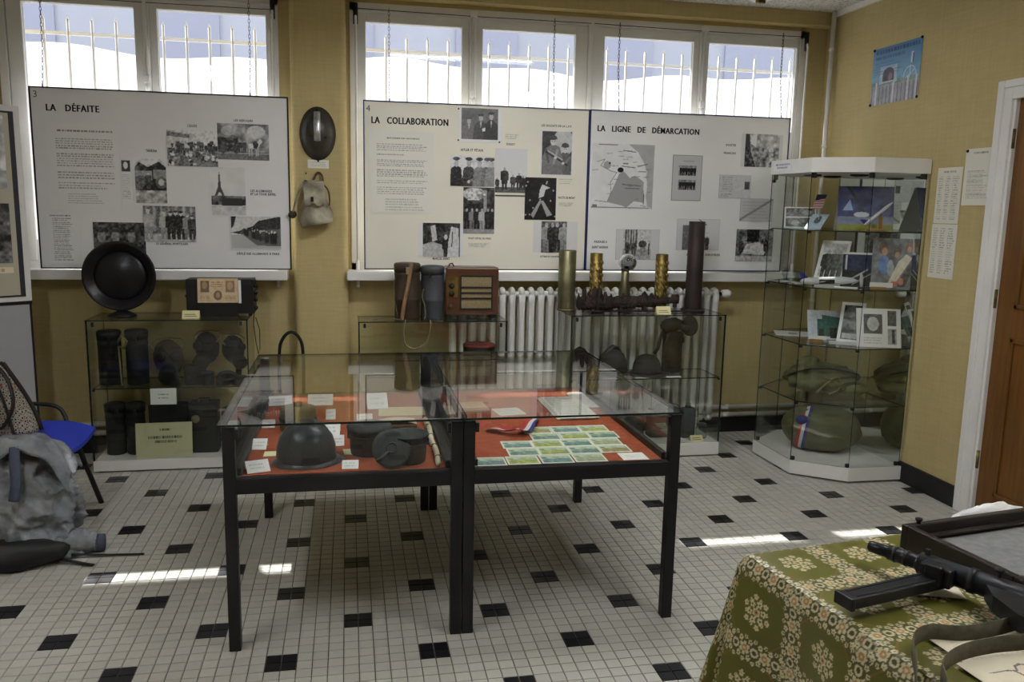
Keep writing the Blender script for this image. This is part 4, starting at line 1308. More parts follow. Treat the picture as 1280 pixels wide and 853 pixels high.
# black radio set with an old picture on it
t = thing('radio_set', 'black box radio set with an old picture leaning on it', 'radio', (-.725, 2.06, Z1), 0.0)
MB().bbox(-.182, .178, -.06, .10, .015, .208, .004).build('cabinet', 'black_metal', t)
for x in (-.16, .155):
    for y in (-.045, .08):
        MB().cyl((x, y, 0), (x, y, .016), .01, n=10).build('foot', 'rubber', t)
for z in (.09, .13, .17, .045):
    MB().cyl((.178, -.02, z), (.196, -.02, z), .011, .009, n=10).build('knob', 'rubber', t)
MB().cyl((-.182, -.01, .11), (-.194, -.01, .11), .008, n=10).build('jack', 'rubber', t)
MB().box(-.17, .166, -.063, -.06, .175, .200).build('name_strip', 'dark_steel', t)
w_, h_ = .215, .135
p = Pic(w_, h_, 420, (.50, .42, .31)); a = p.asp
p.noise(.06, 10); p.rect(.12, .42, .45, .9, (.20, .17, .14)); p.rect(a - .50, .42, a - .14, .9, (.28, .22, .16)); p.ell(.28, .72, .10, .16, (.38, .28, .18)); p.ell(a - .32, .7, .11, .17, (.42, .32, .22))
p.ell(a * .5, .30, .17, .20, (.22, .17, .13)); p.ell(a * .5, .31, .08, .11, (.40, .30, .20)); p.text(.12, .08, .5, .32, 4, (.22, .10, .06), .6); p.text(a - .52, .08, a - .1, .32, 4, (.22, .10, .06), .6); p.text(.55, .62, a - .58, .88, 3, (.28, .12, .06), .6)
t2 = thing('old_picture', 'sepia printed picture in clear wrapping leaning against the black radio set', 'picture', (-.735, 1.972, Z1), 0.0)
tl = math.radians(84)
print_obj('print', p, (-w_ / 2, 0.006, .080), (1, 0, 0), (0, math.cos(tl), math.sin(tl)), .002, 'print_gloss', t2)
MB().box(w_ / 2 + .002, w_ / 2 + .016, .010, .014, .076, .205).build('tape_strip', 'white_paper', t2)
MB().box(-w_ / 2, w_ / 2, .010, .010 + .002, .0, .080).build('stand', 'black_metal', t2)
def tag_card(label, x, y, z, w=.09, h=.042, rz=0.0):
    t = thing('yellow_tag', label, 'tag', (x, y, z), rz, 'folded yellow tags on the glass cases')
    MB().add([(-w / 2, -.022, 0), (w / 2, -.022, 0), (w / 2, 0, h), (-w / 2, 0, h)], [(0, 1, 2, 3)]).add([(-w / 2, .0, h), (w / 2, .0, h), (w / 2, .022, 0), (-w / 2, .022, 0)], [(0, 1, 2, 3)]).build('card', 'yellow_paper', t)
    M_ = Matrix.Rotation(math.atan2(h, .022), 4, 'X')
    o = MB()
    for i in range(2):
        zz = .012 + i * .011
        o.box(-w * .36, w * (.36 - .1 * i), zz, zz + .003, 0, .0006, M=Matrix.Translation((0, -.0225, 0)) @ M_)
    o.build('text_lines', 'ink_grey', t)
tag_card('folded yellow tag in front of the black radio set', -.872, 1.935, Z1)
# a wire trailing from the radio over the case edge
MB().tube([(-.535, 2.06, .885), (-.548, 2.02, .862), (-.551, 2.0, .80), (-.540, 1.99, .70), (-.528, 1.99, .63), (-.520, 2.0, .66), (-.522, 2.03, .76), (-.545, 2.06, .83)], .0025, 6).build('trailing_wire', 'rubber', None, 'thin dark wire hanging over the right end of the left case', 'wire')

# ---- inside case 1
ZS = C1[5] + .0005
tin('gas_mask_canister', 'tall dark canister at the left end of the upper shelf', -1.322, 2.02, ZS, .060, .30, 'dark_can', 'dark canisters in the left case', (.3, .75))
tin('gas_mask_canister', 'tall dark canister second from left on the upper shelf', -1.178, 2.01, ZS, .058, .305, 'dark_can', 'dark canisters in the left case', (.3, .75))
MB().tube([(-1.262, 1.955, ZS + .24), (-1.235, 1.93, ZS + .285), (-1.210, 1.935, ZS + .25), (-1.225, 1.93, ZS + .21), (-1.252, 1.935, ZS + .225), (-1.248, 1.93, ZS + .12), (-1.246, 1.935, ZS + .008), (-1.24, 1.93, ZS + .005)], .009, 6, flat=(.4, 1.3)).build('carrying_strap', 'webbing', None, 'khaki strap hanging between the two tall canisters of the left case', 'strap')
mat('drab_canvas', (0.045, 0.040, 0.026), 0.85, var=0.3, vscale=14, bump=0.3, bscale=120)
def gas_mask(label, x, y, z, s, rz, hose, mtl, grp='gas masks in the left case', filt=True):
    t = thing('gas_mask', label, 'gas mask', (x, y, z), rz, grp)
    fz = .03 if not hose else .10
    MB().blob(0, 0, fz + .095 * s, .072 * s, .07 * s, .095 * s, 20, 14, .03, 5, 3).build('face_piece', mtl, t)
    for q in (-1, 1):
        e = MB().lathe([(.024 * s, 0), (.026 * s, .012), (.020 * s, .016)], 18, M=Matrix.Translation((q * .033 * s, -.062 * s, fz + .115 * s)) @ Matrix.Rotation(PI / 2, 4, 'X') @ Matrix.Rotation(q * .25, 4, 'Y')).build('eye_ring', 'dark_steel', t)
        MB().lathe([(.020 * s, .0125), (0, .0145)], 18, M=Matrix.Translation((q * .033 * s, -.062 * s, fz + .115 * s)) @ Matrix.Rotation(PI / 2, 4, 'X') @ Matrix.Rotation(q * .25, 4, 'Y')).build('lens', 'dish_black', e)
    if filt:
        MB().lathe([(.022 * s, 0), (.024 * s, .02), (.045 * s, .022), (.046 * s, .055 * s + .02), (.03 * s, .06 * s + .022), (0, .06 * s + .022)], 20, M=Matrix.Translation((0, -.055 * s, fz + .045 * s)) @ Matrix.Rotation(PI * .62, 4, 'X')).build('filter', 'olive_can', t)
    for q in (-1, 1):
        MB().tube([(q * .06 * s, -.02, fz + .13 * s), (q * .085 * s, .01, fz + .16 * s), (q * .06 * s, .05, fz + .185 * s), (0, .06, fz + .19 * s)], .006, 6, flat=(.4, 1)).build('head_strap', 'webbing', t)
    if hose:
        pts = [(0, -.05, fz + .03), (.0, -.075, fz - .01), (.0, -.06, .03), (.01, -.04, .02)]
        rr_ = [.018, .016, .018, .016]
        MB().tube(pts, rr_, 10).build('hose', mtl, t)
    else:
        MB().lathe([(.045 * s, 0), (.05 * s, .012), (.035 * s, .03)], 16).build('stand', mtl, t)
    return t
gas_mask('khaki gas mask with round eyepieces in the middle of the upper shelf', -1.02, 2.04, ZS, 1.12, .15, False, 'drab_canvas')
gas_mask('black gas mask beside the round tins on the upper shelf', -.815, 2.06, ZS, .95, -.2, True, 'rubber')
gas_mask('black gas mask at the right end of the upper shelf', -.672, 2.05, ZS, .85, .5, True, 'rubber')
t = thing('metal_box', 'small grey metal box on the upper shelf of the left case', 'box', (-.873, 1.97, ZS), .1)
MB().bbox(-.052, .052, -.03, .03, 0, .085, .006).build('body', 'dark_can', t)
MB().bbox(-.055, .055, -.033, .033, .085, .108, .006).build('lid', 'olive_can', t)
MB().cyl((-.03, -.031, .045), (-.03, -.036, .045), .008, n=10).build('stud', 'brass', t)
for i, (x, r, h) in enumerate(((-.795, .03, .075), (-.715, .038, .05), (-.632, .04, .045))):
    t = thing('round_tin', ('small round tin beside the grey metal box', 'flat round tin in the middle of the right shelf end', 'coiled flat tin at the right end of the upper shelf')[i], 'tin', (x, 1.935, ZS), i, 'round tins in the left case')
    MB().lathe([(r, 0), (r + .002, .004), (r + .002, h - .012), (r, h - .01)], 20).build('body', 'dark_can', t)
    MB().lathe([(r + .003, h - .012), (r + .003, h), (r * .7, h + .003), (0, h + .003)], 20).build('lid', 'dark_can', t)
MB().tube([(-.69 + .05 * math.cos(a) * (1 - a / 40), 1.905 + .012 * math.sin(a * .5), ZS + .05 + .03 * math.sin(a) * (1 - a / 30)) for a in [k * .35 for k in range(45)]], .008, 6).build('ribbed_hose', 'dark_can', None, 'grey ribbed hose coiled at the right end of the upper shelf', 'hose')
ZB = C1[6] + .0005
tin('gas_mask_canister', 'tall dark canister at the left end of the lower compartment', -1.312, 2.02, ZB, .052, .29, 'olive_can', 'dark canisters in the left case', (.3, .75))
tin('gas_mask_canister', 'tall dark canister second from left in the lower compartment', -1.205, 2.015, ZB, .050, .29, 'olive_can', 'dark canisters in the left case', (.3, .75))
t = thing('leather_satchel', 'dark satchel behind the cream notice in the left case', 'satchel', (-1.03, 2.06, ZB), 0)
MB().bbox(-.10, .10, -.05, .06, 0, .27, .015).build('body', 'rubber', t)
MB().bbox(-.104, .104, -.056, -.045, .13, .275, .004).build('flap', 'rubber', t)
MB().bbox(-.01, .01, -.062, -.054, .11, .16, .002).build('buckle', 'dark_steel', t)
t = thing('ammunition_box', 'dark metal ammunition box at the right of the lower compartment', 'box', (-.835, 2.02, ZB), 0)
MB().bbox(-.075, .075, -.06, .06, 0, .25, .006).build('body', 'olive_can', t)
MB().bbox(-.078, .078, -.063, .063, .25, .285, .006).build('lid', 'olive_can', t)
MB().tube([(-.03, 0, .285), (-.028, 0, .305), (.028, 0, .305), (.03, 0, .285)], .004, 6).build('handle', 'dark_steel', t)
MB().lathe([(.022, 0), (.024, .01), (.012, .014)], 14, M=Matrix.Translation((-.04, -.061, .20)) @ Matrix.Rotation(PI / 2, 4, 'X')).build('cap', 'webbing', t)
tin('squat_canister', 'squat dark canister at the right end of the lower compartment', -.672, 2.0, ZB, .066, .25, 'olive_can', 'dark canisters in the left case', (.4,))
def notice(name, label, x, y, z, w, h, tilt, lines, col, rz=0.0, bend=0.0):
    p = Pic(w, h, 420, col); a = p.asp
    for (y0, x0, x1) in lines:
        p.text(a * x0, y0 - .05, a * x1, y0 + .05, 1, .06, .85, .0, int(y0 * 50), .7)
    t_ = math.radians(tilt)
    me = print_mesh(name, p, (-w / 2, 0, 0), (1, 0, 0), (0, math.cos(t_), math.sin(t_)), .001, 'print_matte')
    return link(name, me, None, label, 'notice', None, None, (x, y, z), rz)
notice('notice_card', 'cream typed notice leaning inside the left glass case', -1.035, 1.895, ZB + .001, .295, .195, 84, ((.80, .42, .62), (.58, .22, .82), (.46, .33, .72)), (.47, .47, .34), .03)
notice('shelf_card', 'small white card hanging at the shelf edge of the left case', -1.025, 1.885, ZS - .095, .135, .09, 88, ((.62, .3, .7), (.4, .3, .7)), (.60, .61, .60), .0)

# ---- on case 2
t = tin('gas_mask_canister', 'brown fluted canister with leather strap beside the wooden radio', .312, 1.985, Z2, .073, .32, 'leather', 'canisters on the middle case', (.35, .8))
mat('brown_can', (0.060, 0.042, 0.027), 0.55, 0.2, var=0.3, vscale=10)
for ch in t.children:
    if ch.name.startswith(('body', 'lid')):
        ch.data.materials[0] = MATS['brown_can']
t.rotation_euler.z = .4
def strap(t, pts, w=.011, name='strap', m='leather'):
    MB().tube(sp(pts), w, 6, flat=(1.0, .25)).build(name, m, t)
s0 = thing('shoulder_strap', 'tan leather strap hanging over the brown fluted canister', 'strap', (.312, 1.90, Z2))
mat('tan_leather', (0.21, 0.12, 0.06), 0.55, var=0.2, vscale=20)
strap(s0, [(.012, .03, .322), (.016, .008, .31), (.002, .0, .22), (-.018, -.002, .12), (-.034, -.004, .02), (-.036, -.01, .008)], .013, 'strap', 'tan_leather')
MB().bbox(-.014, .006, .0, .012, .26, .30, .003).build('buckle', 'webbing', s0)
strap(s0, [(-.06, -.01, .02), (-.075, .0, .10), (-.085, .02, .18), (-.072, .04, .24)], .007, 'side_strap', 'webbing')
strap(s0, [(-.20, -.02, .006), (-.13, -.03, .006), (-.07, -.035, .010), (-.03, -.03, .004)], .008, 'loose_end', 'webbing')
MB().tube(sp([(-.020, -.055, .005), (-.022, -.080, .002), (-.032, -.082, -.07), (-.020, -.084, -.13), (.03, -.085, -.155), (.09, -.084, -.125), (.115, -.082, -.06), (.118, -.080, .0), (.118, -.050, .005)]), .004, 6).build('hanging_loop', 'webbing', s0)
t = tin('gas_mask_canister', 'grey fluted canister standing against the wooden radio', .458, 1.985, Z2, .066, .305, 'grey_can', 'canisters on the middle case', (.35, .8))
t.rotation_euler.z = -.3
s0 = thing('webbing_strap', 'pale webbing strap hanging in front of the grey fluted canister', 'strap', (.395, 1.895, Z2))
strap(s0, [(.004, .012, .175), (-.004, .006, .13), (.010, .0, .08), (.014, -.004, .03), (.008, -.010, .005)], .010, 'strap', 'webbing')
r = thing('wooden_radio', 'brown wooden valve radio with cloth grille on the middle case', 'radio', (.685, 1.970, Z2 + .0), 0.0)
mat('radio_wood', (0.075, 0.030, 0.012), 0.35, var=0.3, vscale=7, coat=0.4)
mat('dark_slat', (0.02, 0.012, 0.008), 0.5)
mat('grille_cloth', (0.24, 0.19, 0.10), 0.9, var=0.15, vscale=120)
MB().bbox(-.152, .160, -.02, .12, .018, .30, .010).build('cabinet', 'radio_wood', r)
for x in (-.13, .135):
    MB().bbox(x - .015, x + .015, -.01, .11, 0, .018, .002).build('foot', 'rubber', r)
gx0, gx1, gz0, gz1 = -.062, .115, .060, .245
MB().box(gx0, gx1, -.0235, -.0195, gz0, gz1).build('grille', 'grille_cloth', r)
for (a, b, c, d) in ((gx0 - .008, gx1 + .008, gz1, gz1 + .008), (gx0 - .008, gx1 + .008, gz0 - .008, gz0), (gx0 - .008, gx0, gz0, gz1), (gx1, gx1 + .008, gz0, gz1)):
    MB().box(a, b, -.028, -.018, c, d).build('grille_frame', 'rubber', r)
for z in (.118, .150, .182):
    MB().box(gx0, gx1, -.030, -.022, z - .005, z + .005).build('grille_slat', 'dark_slat', r)
dl = MB().box(-.140, -.082, -.0225, -.0195, .125, .245).build('dial_plate', 'brass', r)
for z in (.19, .145):
    MB().lathe([(.016, 0), (.014, .012), (0, .013)], 14, M=Matrix.Translation((-.118, -.0225, z)) @ Matrix.Rotation(PI / 2, 4, 'X')).build('dial_knob', 'rubber', dl)
for x in (-.125,):
    MB().lathe([(.014, 0), (.012, .014), (0, .015)], 14, M=Matrix.Translation((x, -.02, .07)) @ Matrix.Rotation(PI / 2, 4, 'X')).build('knob', 'leather', r)
MB().tube([(-.13, .03, .300), (-.125, .03, .315), (-.11, .03, .318), (-.10, .03, .300)], .005, 6).build('top_clip', 'leather', r)
# inside case 2
t = thing('red_tin', 'black round tin with a dull red lid inside the middle case', 'tin', (.735, 1.965, .6055))
MB().lathe([(.092, 0), (.095, .006), (.095, .055), (.09, .058)], 28).build('body', 'rubber', t)
mat('dull_red', (0.16, 0.035, 0.03), 0.5, var=0.2)
MB().lathe([(.097, .058), (.098, .068), (.09, .074), (.06, .075), (0, .073)], 28).build('lid', 'dull_red', t)

# ---- on case 3: shell casings
def shell(name, label, x, y, prof, m, emb=False, sx=1):
    t = thing(name, label, 'shell casing', (x, y, Z3), 0, 'shell casings on the right case')
    MB().lathe(prof, 32).build('casing', m, t)
    r = prof[-1][0]
    MB().lathe([(prof[0][0] + .004, 0), (prof[0][0] + .005, .003), (prof[0][0] + .005, .009), (prof[0][0], .012)], 32).build('base_rim', m, t)
    if emb:
        o = MB()
        for k in range(5):
            for j in range(7):
                a = -PI / 2 + (k - 2) * .62 + (.31 if j % 2 else 0)
                z = .06 + j * .038
                R = prof[1][0] + .001
                c = Vector((R * math.cos(a), R * math.sin(a), z))
                o.tube([c + Vector((-math.sin(a) * .010, math.cos(a) * .010, -.012)), c + Vector((math.cos(a) * .002, math.sin(a) * .002, 0)), c + Vector((math.sin(a) * .006, -math.cos(a) * .006, .014))], [.002, .0052, .0015], 6)
        o.build('embossing', 'brass_bright', t)
        MB().lathe([(r, prof[-1][1] - .03), (r + .003, prof[-1][1] - .024), (r, prof[-1][1] - .018)], 32).build('collar_ring', 'brass_bright', t)
        MB().lathe([(r, prof[-1][1] - .004), (r + .004, prof[-1][1]), (r - .002, prof[-1][1] + .001)], 32).build('lip', 'brass_bright', t)
    return t
shell('shell_casing', 'plain greenish brass shell casing at the left end of the right case', 1.268, 1.995, [(.052, 0), (.052, .02), (.0525, .36), (.050, .362), (.048, .2), (0, .19)], 'brass_green')
shell('shell_casing', 'embossed brass shell casing left of the glass bulb', 1.453, 2.01, [(.040, 0), (.038, .02), (.038, .344), (.036, .345), (.034, .2), (0, .19)], 'brass', True)
shell('shell_casing', 'embossed brass shell casing right of the glass bulb', 1.872, 2.01, [(.040, 0), (.038, .02), (.038, .342), (.036, .343), (.034, .2), (0, .19)], 'brass', True)
t = shell('tall_shell_casing', 'tall dark rust brown shell casing at the right of the right case', 2.070, 1.965, [(.052, 0), (.051, .02), (.049, .545), (.047, .546), (.045, .3), (0, .29)], 'rust_tube')
MB().lathe([(.074, 0), (.076, .006), (.07, .012), (.052, .014)], 28).build('foot_flange', 'rust_tube', t)
t = thing('shell_lamp', 'small necked shell casing topped by a clear glass ball', 'shell casing', (1.635, 2.0, Z3), 0)
MB().lathe([(.036, 0), (.037, .01), (.035, .13), (.030, .155), (.024, .165), (.024, .25), (.022, .251)], 28).build('casing', 'brass_green', t)
m = bpy.data.materials.new('ball_glass'); m.use_nodes = True
bb = m.node_tree.nodes['Principled BSDF']; bb.inputs['Base Color'].default_value = (.30, .32, .33, 1); bb.inputs['Roughness'].default_value = 0.02; bb.inputs['Transmission Weight'].default_value = 1.0; bb.inputs['IOR'].default_value = 1.45
MATS['ball_glass'] = m
MB().blob(.013, -.006, .292, .055, .055, .055, 24, 16).build('glass_ball', 'ball_glass', t)
MB().lathe([(.026, .24), (.030, .246), (.026, .252)], 20).build('collar', 'dark_steel', t)
# rusted gun wreck lying in front
g = thing('rusted_gun', 'rusted machine gun wreck lying in front of the shell casings', 'gun', (1.29, 1.875, Z3), 0)
rnd = np.random.RandomState(8)
def rusty(x0, x1, prof, n=26, seed=1, name='receiver'):
    r_ = np.random.RandomState(seed); P = []
    for i in range(n + 1):
        u = i / n; x = x0 + (x1 - x0) * u
        zlo, zhi, wd = prof(u)
        ring = []
        for k in range(10):
            a = 2 * PI * k / 10
            j = 1 + .16 * (r_.rand() - .5)
            ring.append((x + .004 * (r_.rand() - .5), math.cos(a) * wd * j, (zlo + zhi) / 2 + math.sin(a) * (zhi - zlo) / 2 * j))
        P.append(ring)
    mb = MB(); b = 10
    vs = [q for row in P for q in row]; fs = []
    for i in range(n):
        for k in range(10):
            fs.append((i * b + k, i * b + (k + 1) % b, (i + 1) * b + (k + 1) % b, (i + 1) * b + k))
    fs.append(tuple(reversed(range(b)))); fs.append(tuple(n * b + k for k in range(b)))
    mb.add(vs, [f[::-1] for f in fs], 0, False)
    return mb.build(name, 'rust', g)
hsh = lambda u, k: math.sin(u * 37.7 * k + k) * math.sin(u * 23.1 + 2 * k)
rusty(.015, .22, lambda u: (.012 + .014 * abs(hsh(u, 1)), .100 + .020 * hsh(u, 2), .034), 30, 1, 'breech')
rusty(.19, .37, lambda u: (.022 + .006 * hsh(u, 3), .098 + .007 * hsh(u, 4), .028), 24, 2, 'receiver')
rusty(.34, .53, lambda u: (.030, .100 + .008 * hsh(u, 5), .027), 24, 3, 'body_block')
rusty(.50, .645, lambda u: (.052, .094 + .016 * (u > .72), .019), 18, 4, 'barrel_end')
rusty(.05, .58, lambda u: (.001, .015 + .007 * abs(hsh(u, 2)), .016), 44, 5, 'bottom_rod')
rusty(.56, .80, lambda u: (.001, .012, .008), 20, 6, 'thin_rod')
for x, z0, z1, w_g in ((.055, .09, .142, .010), (.085, .10, .128, .008), (.120, .09, .150, .013), (.150, .10, .146, .010), (.185, .09, .120, .009), (.30, .09, .112, .010), (.43, .10, .120, .012), (.475, .10, .116, .009)):
    MB().blob(x, .002, (z0 + z1) / 2 - .01, w_g * 1.5, .018, (z1 - z0) / 2 + .012, 9, 6, .25, 6, int(x * 100)).build('lug', 'rust', g)
for x in (.25, .33, .40, .48):
    MB().lathe([(.009, 0), (.008, .006), (0, .007)], 8, M=Matrix.Translation((x, -.026, .06)) @ Matrix.Rotation(PI / 2, 4, 'X')).build('bolt', 'rust', g)
for x in (.10, .27, .42):
    MB().bbox(x, x + .02, -.018, .018, .006, .045, .004).build('bracket', 'rust', g)
MB().bbox(.615, .635, -.012, .012, .03, .075, .003).build('sight_post', 'rust', g)
tag_card('folded yellow tag in front of the rusted gun wreck', 1.812, 1.80, Z3, .088, .046)

# ---- inside case 3
ZS3 = C3[5] + .0005
mat('helmet_drab', (0.024, 0.023, 0.019), 0.6, 0.1, var=0.2, vscale=10)
def brim_helmet(label, x, y, z, rx, ry, hh, brim, rz, crest=False):
    t = thing('helmet', label, 'helmet', (x, y, z), rz, 'helmets in the right case')
    pr = [(1.0, .10), (1.0, .25), (.93, .55), (.75, .82), (.45, .96), (.2, 1.0), (0, 1.01)]
    MB().lathe([(a * rx, b * hh) for a, b in pr], 30, sy=ry / rx).build('shell', 'helmet_drab', t)
    MB().lathe([(rx * .96, .11 * hh), (rx + brim * .5, .06 * hh), (rx + brim, 0), (rx + brim - .003, -.0), (rx * .95, .06 * hh)], 30, sy=ry / rx).build('brim', 'helmet_drab', t)
    if crest:
        MB().tube([(-.06, 0, hh * .8), (-.03, 0, hh * 1.02), (0, 0, hh * 1.10), (.03, 0, hh * 1.02), (.06, 0, hh * .8)], [.01, .016, .018, .016, .01], 8, flat=(1, .7)).build('crest', 'helmet_drab', t)
    return t
brim_helmet('dark crested helmet at the left of the shelf in the right case', 1.560, 1.945, ZS3, .086, .10, .15, .014, .3, True)
brim_helmet('dark flat brimmed helmet in the middle of the right case', 1.765, 1.900, ZS3, .088, .092, .122, .038, 0)
brim_helmet('dark helmet half hidden behind the embossed reflection in the right case', 1.352, 1.96, ZS3, .082, .09, .14, .014, .3, True)
t = tin('gas_mask_canister', 'rust brown canister carrying a gas mask in the right case', 1.958, 1.985, ZS3, .062, .25, 'rust_tube', 'canister of the right case', (.3, .8))
gm = thing('gas_mask', 'black gas mask with a pale visor draped over the rust brown canister', 'gas mask', (1.955, 1.955, ZS3 + .255), 0)
MB().blob(-.02, 0, .040, .075, .055, .042, 18, 12, .12, 5, 9).build('face_piece', 'rubber', gm)
MB().lathe([(.050, 0), (.056, .006), (.054, .020), (.048, .022)], 20, M=Matrix.Translation((.095, -.01, .035)) @ Matrix.Rotation(PI / 2.2, 4, 'X') @ Matrix.Rotation(-.4, 4, 'Y'), sx=.9, sy=1.15).build('visor_rim', 'rubber', gm)
MB().lathe([(.048, .016), (0, .018)], 20, M=Matrix.Translation((.095, -.01, .035)) @ Matrix.Rotation(PI / 2.2, 4, 'X') @ Matrix.Rotation(-.4, 4, 'Y'), sx=.9, sy=1.15).build('visor', 'cream_paper', gm)
MB().cyl((.03, -.02, .03), (.075, -.03, .012), .02, .024, n=14).build('valve', 'rubber', gm)
MB().tube([(-.07, -.02, .04), (-.105, -.04, -.03), (-.12, -.045, -.10), (-.145, -.045, -.13)], .010, 8).build('strap', 'rubber', gm)
MB().tube([(-.05, -.04, .0), (-.085, -.07, -.07), (-.088, -.07, -.15)], .008, 8).build('strap', 'rubber', gm)
for i, (x, y, lab) in enumerate(((1.70, 1.79, 'white slip lying at the front of the shelf beside the flat helmet'), (1.90, 1.80, 'white slip lying in front of the rust brown canister'), (1.50, 1.785, 'white slip lying in front of the crested helmet in the right case'))):
    card('label_slip', lab, x, y, .09, .03, 0, ZS3, 'white_paper', 0, 'white slips on the shelf of the right case')
ZB3 = C3[6] + .0005
t = thing('mess_kit', 'grey metal flask standing at the bottom right of the right case', 'flask', (2.035, 1.87, ZB3))
MB().bbox(-.045, .045, -.03, .03, 0, .19, .014).build('body', 'pot_steel', t)
MB().cyl((0, 0, .19), (0, 0, .215), .02, .016, n=14).build('neck', 'pot_steel', t)
t = thing('glass_jar', 'empty glass jar beside the grey flask in the right case', 'jar', (2.125, 1.86, ZB3))
MB().lathe([(.034, 0), (.036, .006), (.036, .06), (.028, .07), (.028, .078)], 20).build('body', 'bottle_glass', t)
MB().lathe([(.030, .072), (.031, .088), (0, .09)], 20).build('lid', 'pot_steel', t)
tag_card('folded yellow tag at the bottom right of the right case', 2.06, 1.785, ZB3, .08, .036)
t = thing('goggles', 'dark goggles resting on a block at the bottom of the right case', 'goggles', (1.90, 1.92, ZB3))
MB().bbox(-.10, .10, -.04, .05, 0, .14, .004).build('block', 'pot_steel', t)
for s in (-1, 1):
    o = MB().lathe([(.036, 0), (.04, .02), (.032, .026)], 18, M=Matrix.Translation((s * .046, -.03, .178)) @ Matrix.Rotation(PI / 2, 4, 'X')).build('eyecup', 'rubber', t)
    MB().lathe([(.032, .018), (0, .02)], 18, M=Matrix.Translation((s * .046, -.03, .178)) @ Matrix.Rotation(PI / 2, 4, 'X')).build('lens', 'bottle_glass', o)
MB().tube([(-.08, -.03, .178), (-.1, .0, .175), (-.06, .04, .16), (.06, .04, .16), (.1, 0, .175), (.08, -.03, .178)], .008, 6).build('band', 'rubber', t)
tin('ration_tin', 'plain dull tin at the bottom middle of the right case', 1.70, 1.90, ZB3, .06, .12, 'pot_steel', 'tins in the bottom of the right case', (.5,))
tin('ration_tin', 'plain dull tin at the bottom left of the right case', 1.52, 1.92, ZB3, .055, .15, 'pot_steel', 'tins in the bottom of the right case', (.5,))
# black cable loop behind the table
MB().tube(sp([(-.385, 2.10, .0095), (-.42, 2.09, .25), (-.422, 2.09, .60), (-.40, 2.085, .70), (-.352, 2.08, .740), (-.305, 2.085, .70), (-.287, 2.09, .60), (-.29, 2.09, .3), (-.30, 2.10, .0095)]), .0095, 8).build('cable_loop', 'rubber', None, 'thick black cable looping up between the left and middle cases', 'cable')

# ------------------------------------------------------------------ tall glass cabinet with mirrored back against the right wall
mat('mirror', (0.72, 0.76, 0.74), 0.02, 1.0)
VP = [(3.022, 1.150), (2.690, 1.150), (2.440, 1.340), (2.432, 1.770), (2.690, 1.975), (3.022, 1.975)]
v = thing('glass_cabinet', 'tall white topped glass cabinet with mirrored back against the right wall', 'cabinet', (0, 0, 0))
def vpoly(o):
    c = Vector((2.80, 1.56)); out = []
    for x, y in VP:
        d = c - Vector((x, y)); d.normalize()
        q = Vector((x, y)) + d * o
        out.append((min(q.x, 3.022 - (o if o > 0 else 0) * .3), q.y))
    return out[::-1]
MB().prism(vpoly(0), .012, .088).build('plinth', 'laminate_white', v)
MB().prism(vpoly(.03), 0, .012).build('plinth_foot', 'black_metal', v)
MB().prism(vpoly(-.002), 1.702, 1.780).build('canopy', 'laminate_white', v)
MB().box(3.008, 3.022, 1.156, 1.970, .088, 1.702).build('mirror_back', 'mirror', v)
ip = vpoly(.008)[::-1]
for i in range(5):
    a, b = Vector((*ip[i], 0)), Vector((*ip[i + 1], 0))
    if i == 0: a.x = 3.006
    if i == 4: b.x = 3.006
    d = b - a; L = d.length; d.normalize(); r_ = Vector((d.y, -d.x, 0))
    M = Matrix.Translation(a) @ Matrix((r_, d, Vector((0, 0, 1)))).transposed().to_4x4()
    MB().box(-.0025, .0025, .001, L - .001, .088, 1.702, M=M, side='x').build('pane', ['glass', 'glass_edge'], v)
VS = (1.392, 1.078, .757, .432)
sh = vpoly(.022)
sh = [(min(x, 3.004), y) for x, y in sh]
for z in VS:
    m = MB()
    n = len(sh)
    vs = [(x, y, z - .006) for x, y in sh] + [(x, y, z) for x, y in sh]
    m.add(vs, [tuple(reversed(range(n))), tuple(range(n, 2 * n))], 0)
    for i in range(n):
        j = (i + 1) % n
        m.add([vs[i], vs[j], vs[n + j], vs[n + i]], [(0, 1, 2, 3)], 1)
    m.build('shelf', ['glass', 'glass_edge'], v)
    for (x, y) in (sh[1], sh[2], sh[3], sh[4]):
        MB().bbox(x - .009, x + .009, y - .009, y + .009, z - .018, z - .006, .002).build('shelf_clip', 'black_metal', v)
for (x, y) in ((2.455, 1.755), (2.46, 1.345), (2.69, 1.168), (2.995, 1.17)):
    MB().bbox(x - .012, x + .012, y - .010, y + .010, 1.672, 1.702, .003).build('bracket', 'black_metal', v)
    MB().bbox(x - .010, x + .010, y - .008, y + .008, .088, .110, .003).build('bracket', 'black_metal', v)
lk = MB().cyl((2.446, 1.740, 1.665), (2.434, 1.740, 1.665), .011, n=12).build('lock', 'dark_steel', v)
p = Pic(.19, .045, 500, (.64, .64, .66)); p.text(.4, .55, 3.9, .9, 1, (.15, .12, .25), .8, 0, 2, .7); p.text(.8, .15, 3.4, .5, 1, (.15, .12, .25), .8, 0, 5, .7)
print_obj('name_label', p, (2.431, 1.735, 1.722), (.02, -1, 0), (0, 0, 1), .0015, 'print_matte', v, label='white printed name label')
for x, y in ((2.60, 1.60), (2.80, 1.45), (2.80, 1.72)):
    MB().lathe([(.05, 1.702), (.05, 1.694), (.03, 1.690), (0, 1.690)], 20, M=Matrix.Translation((x, y, 0))).build('spot_ring', 'dark_steel', v)

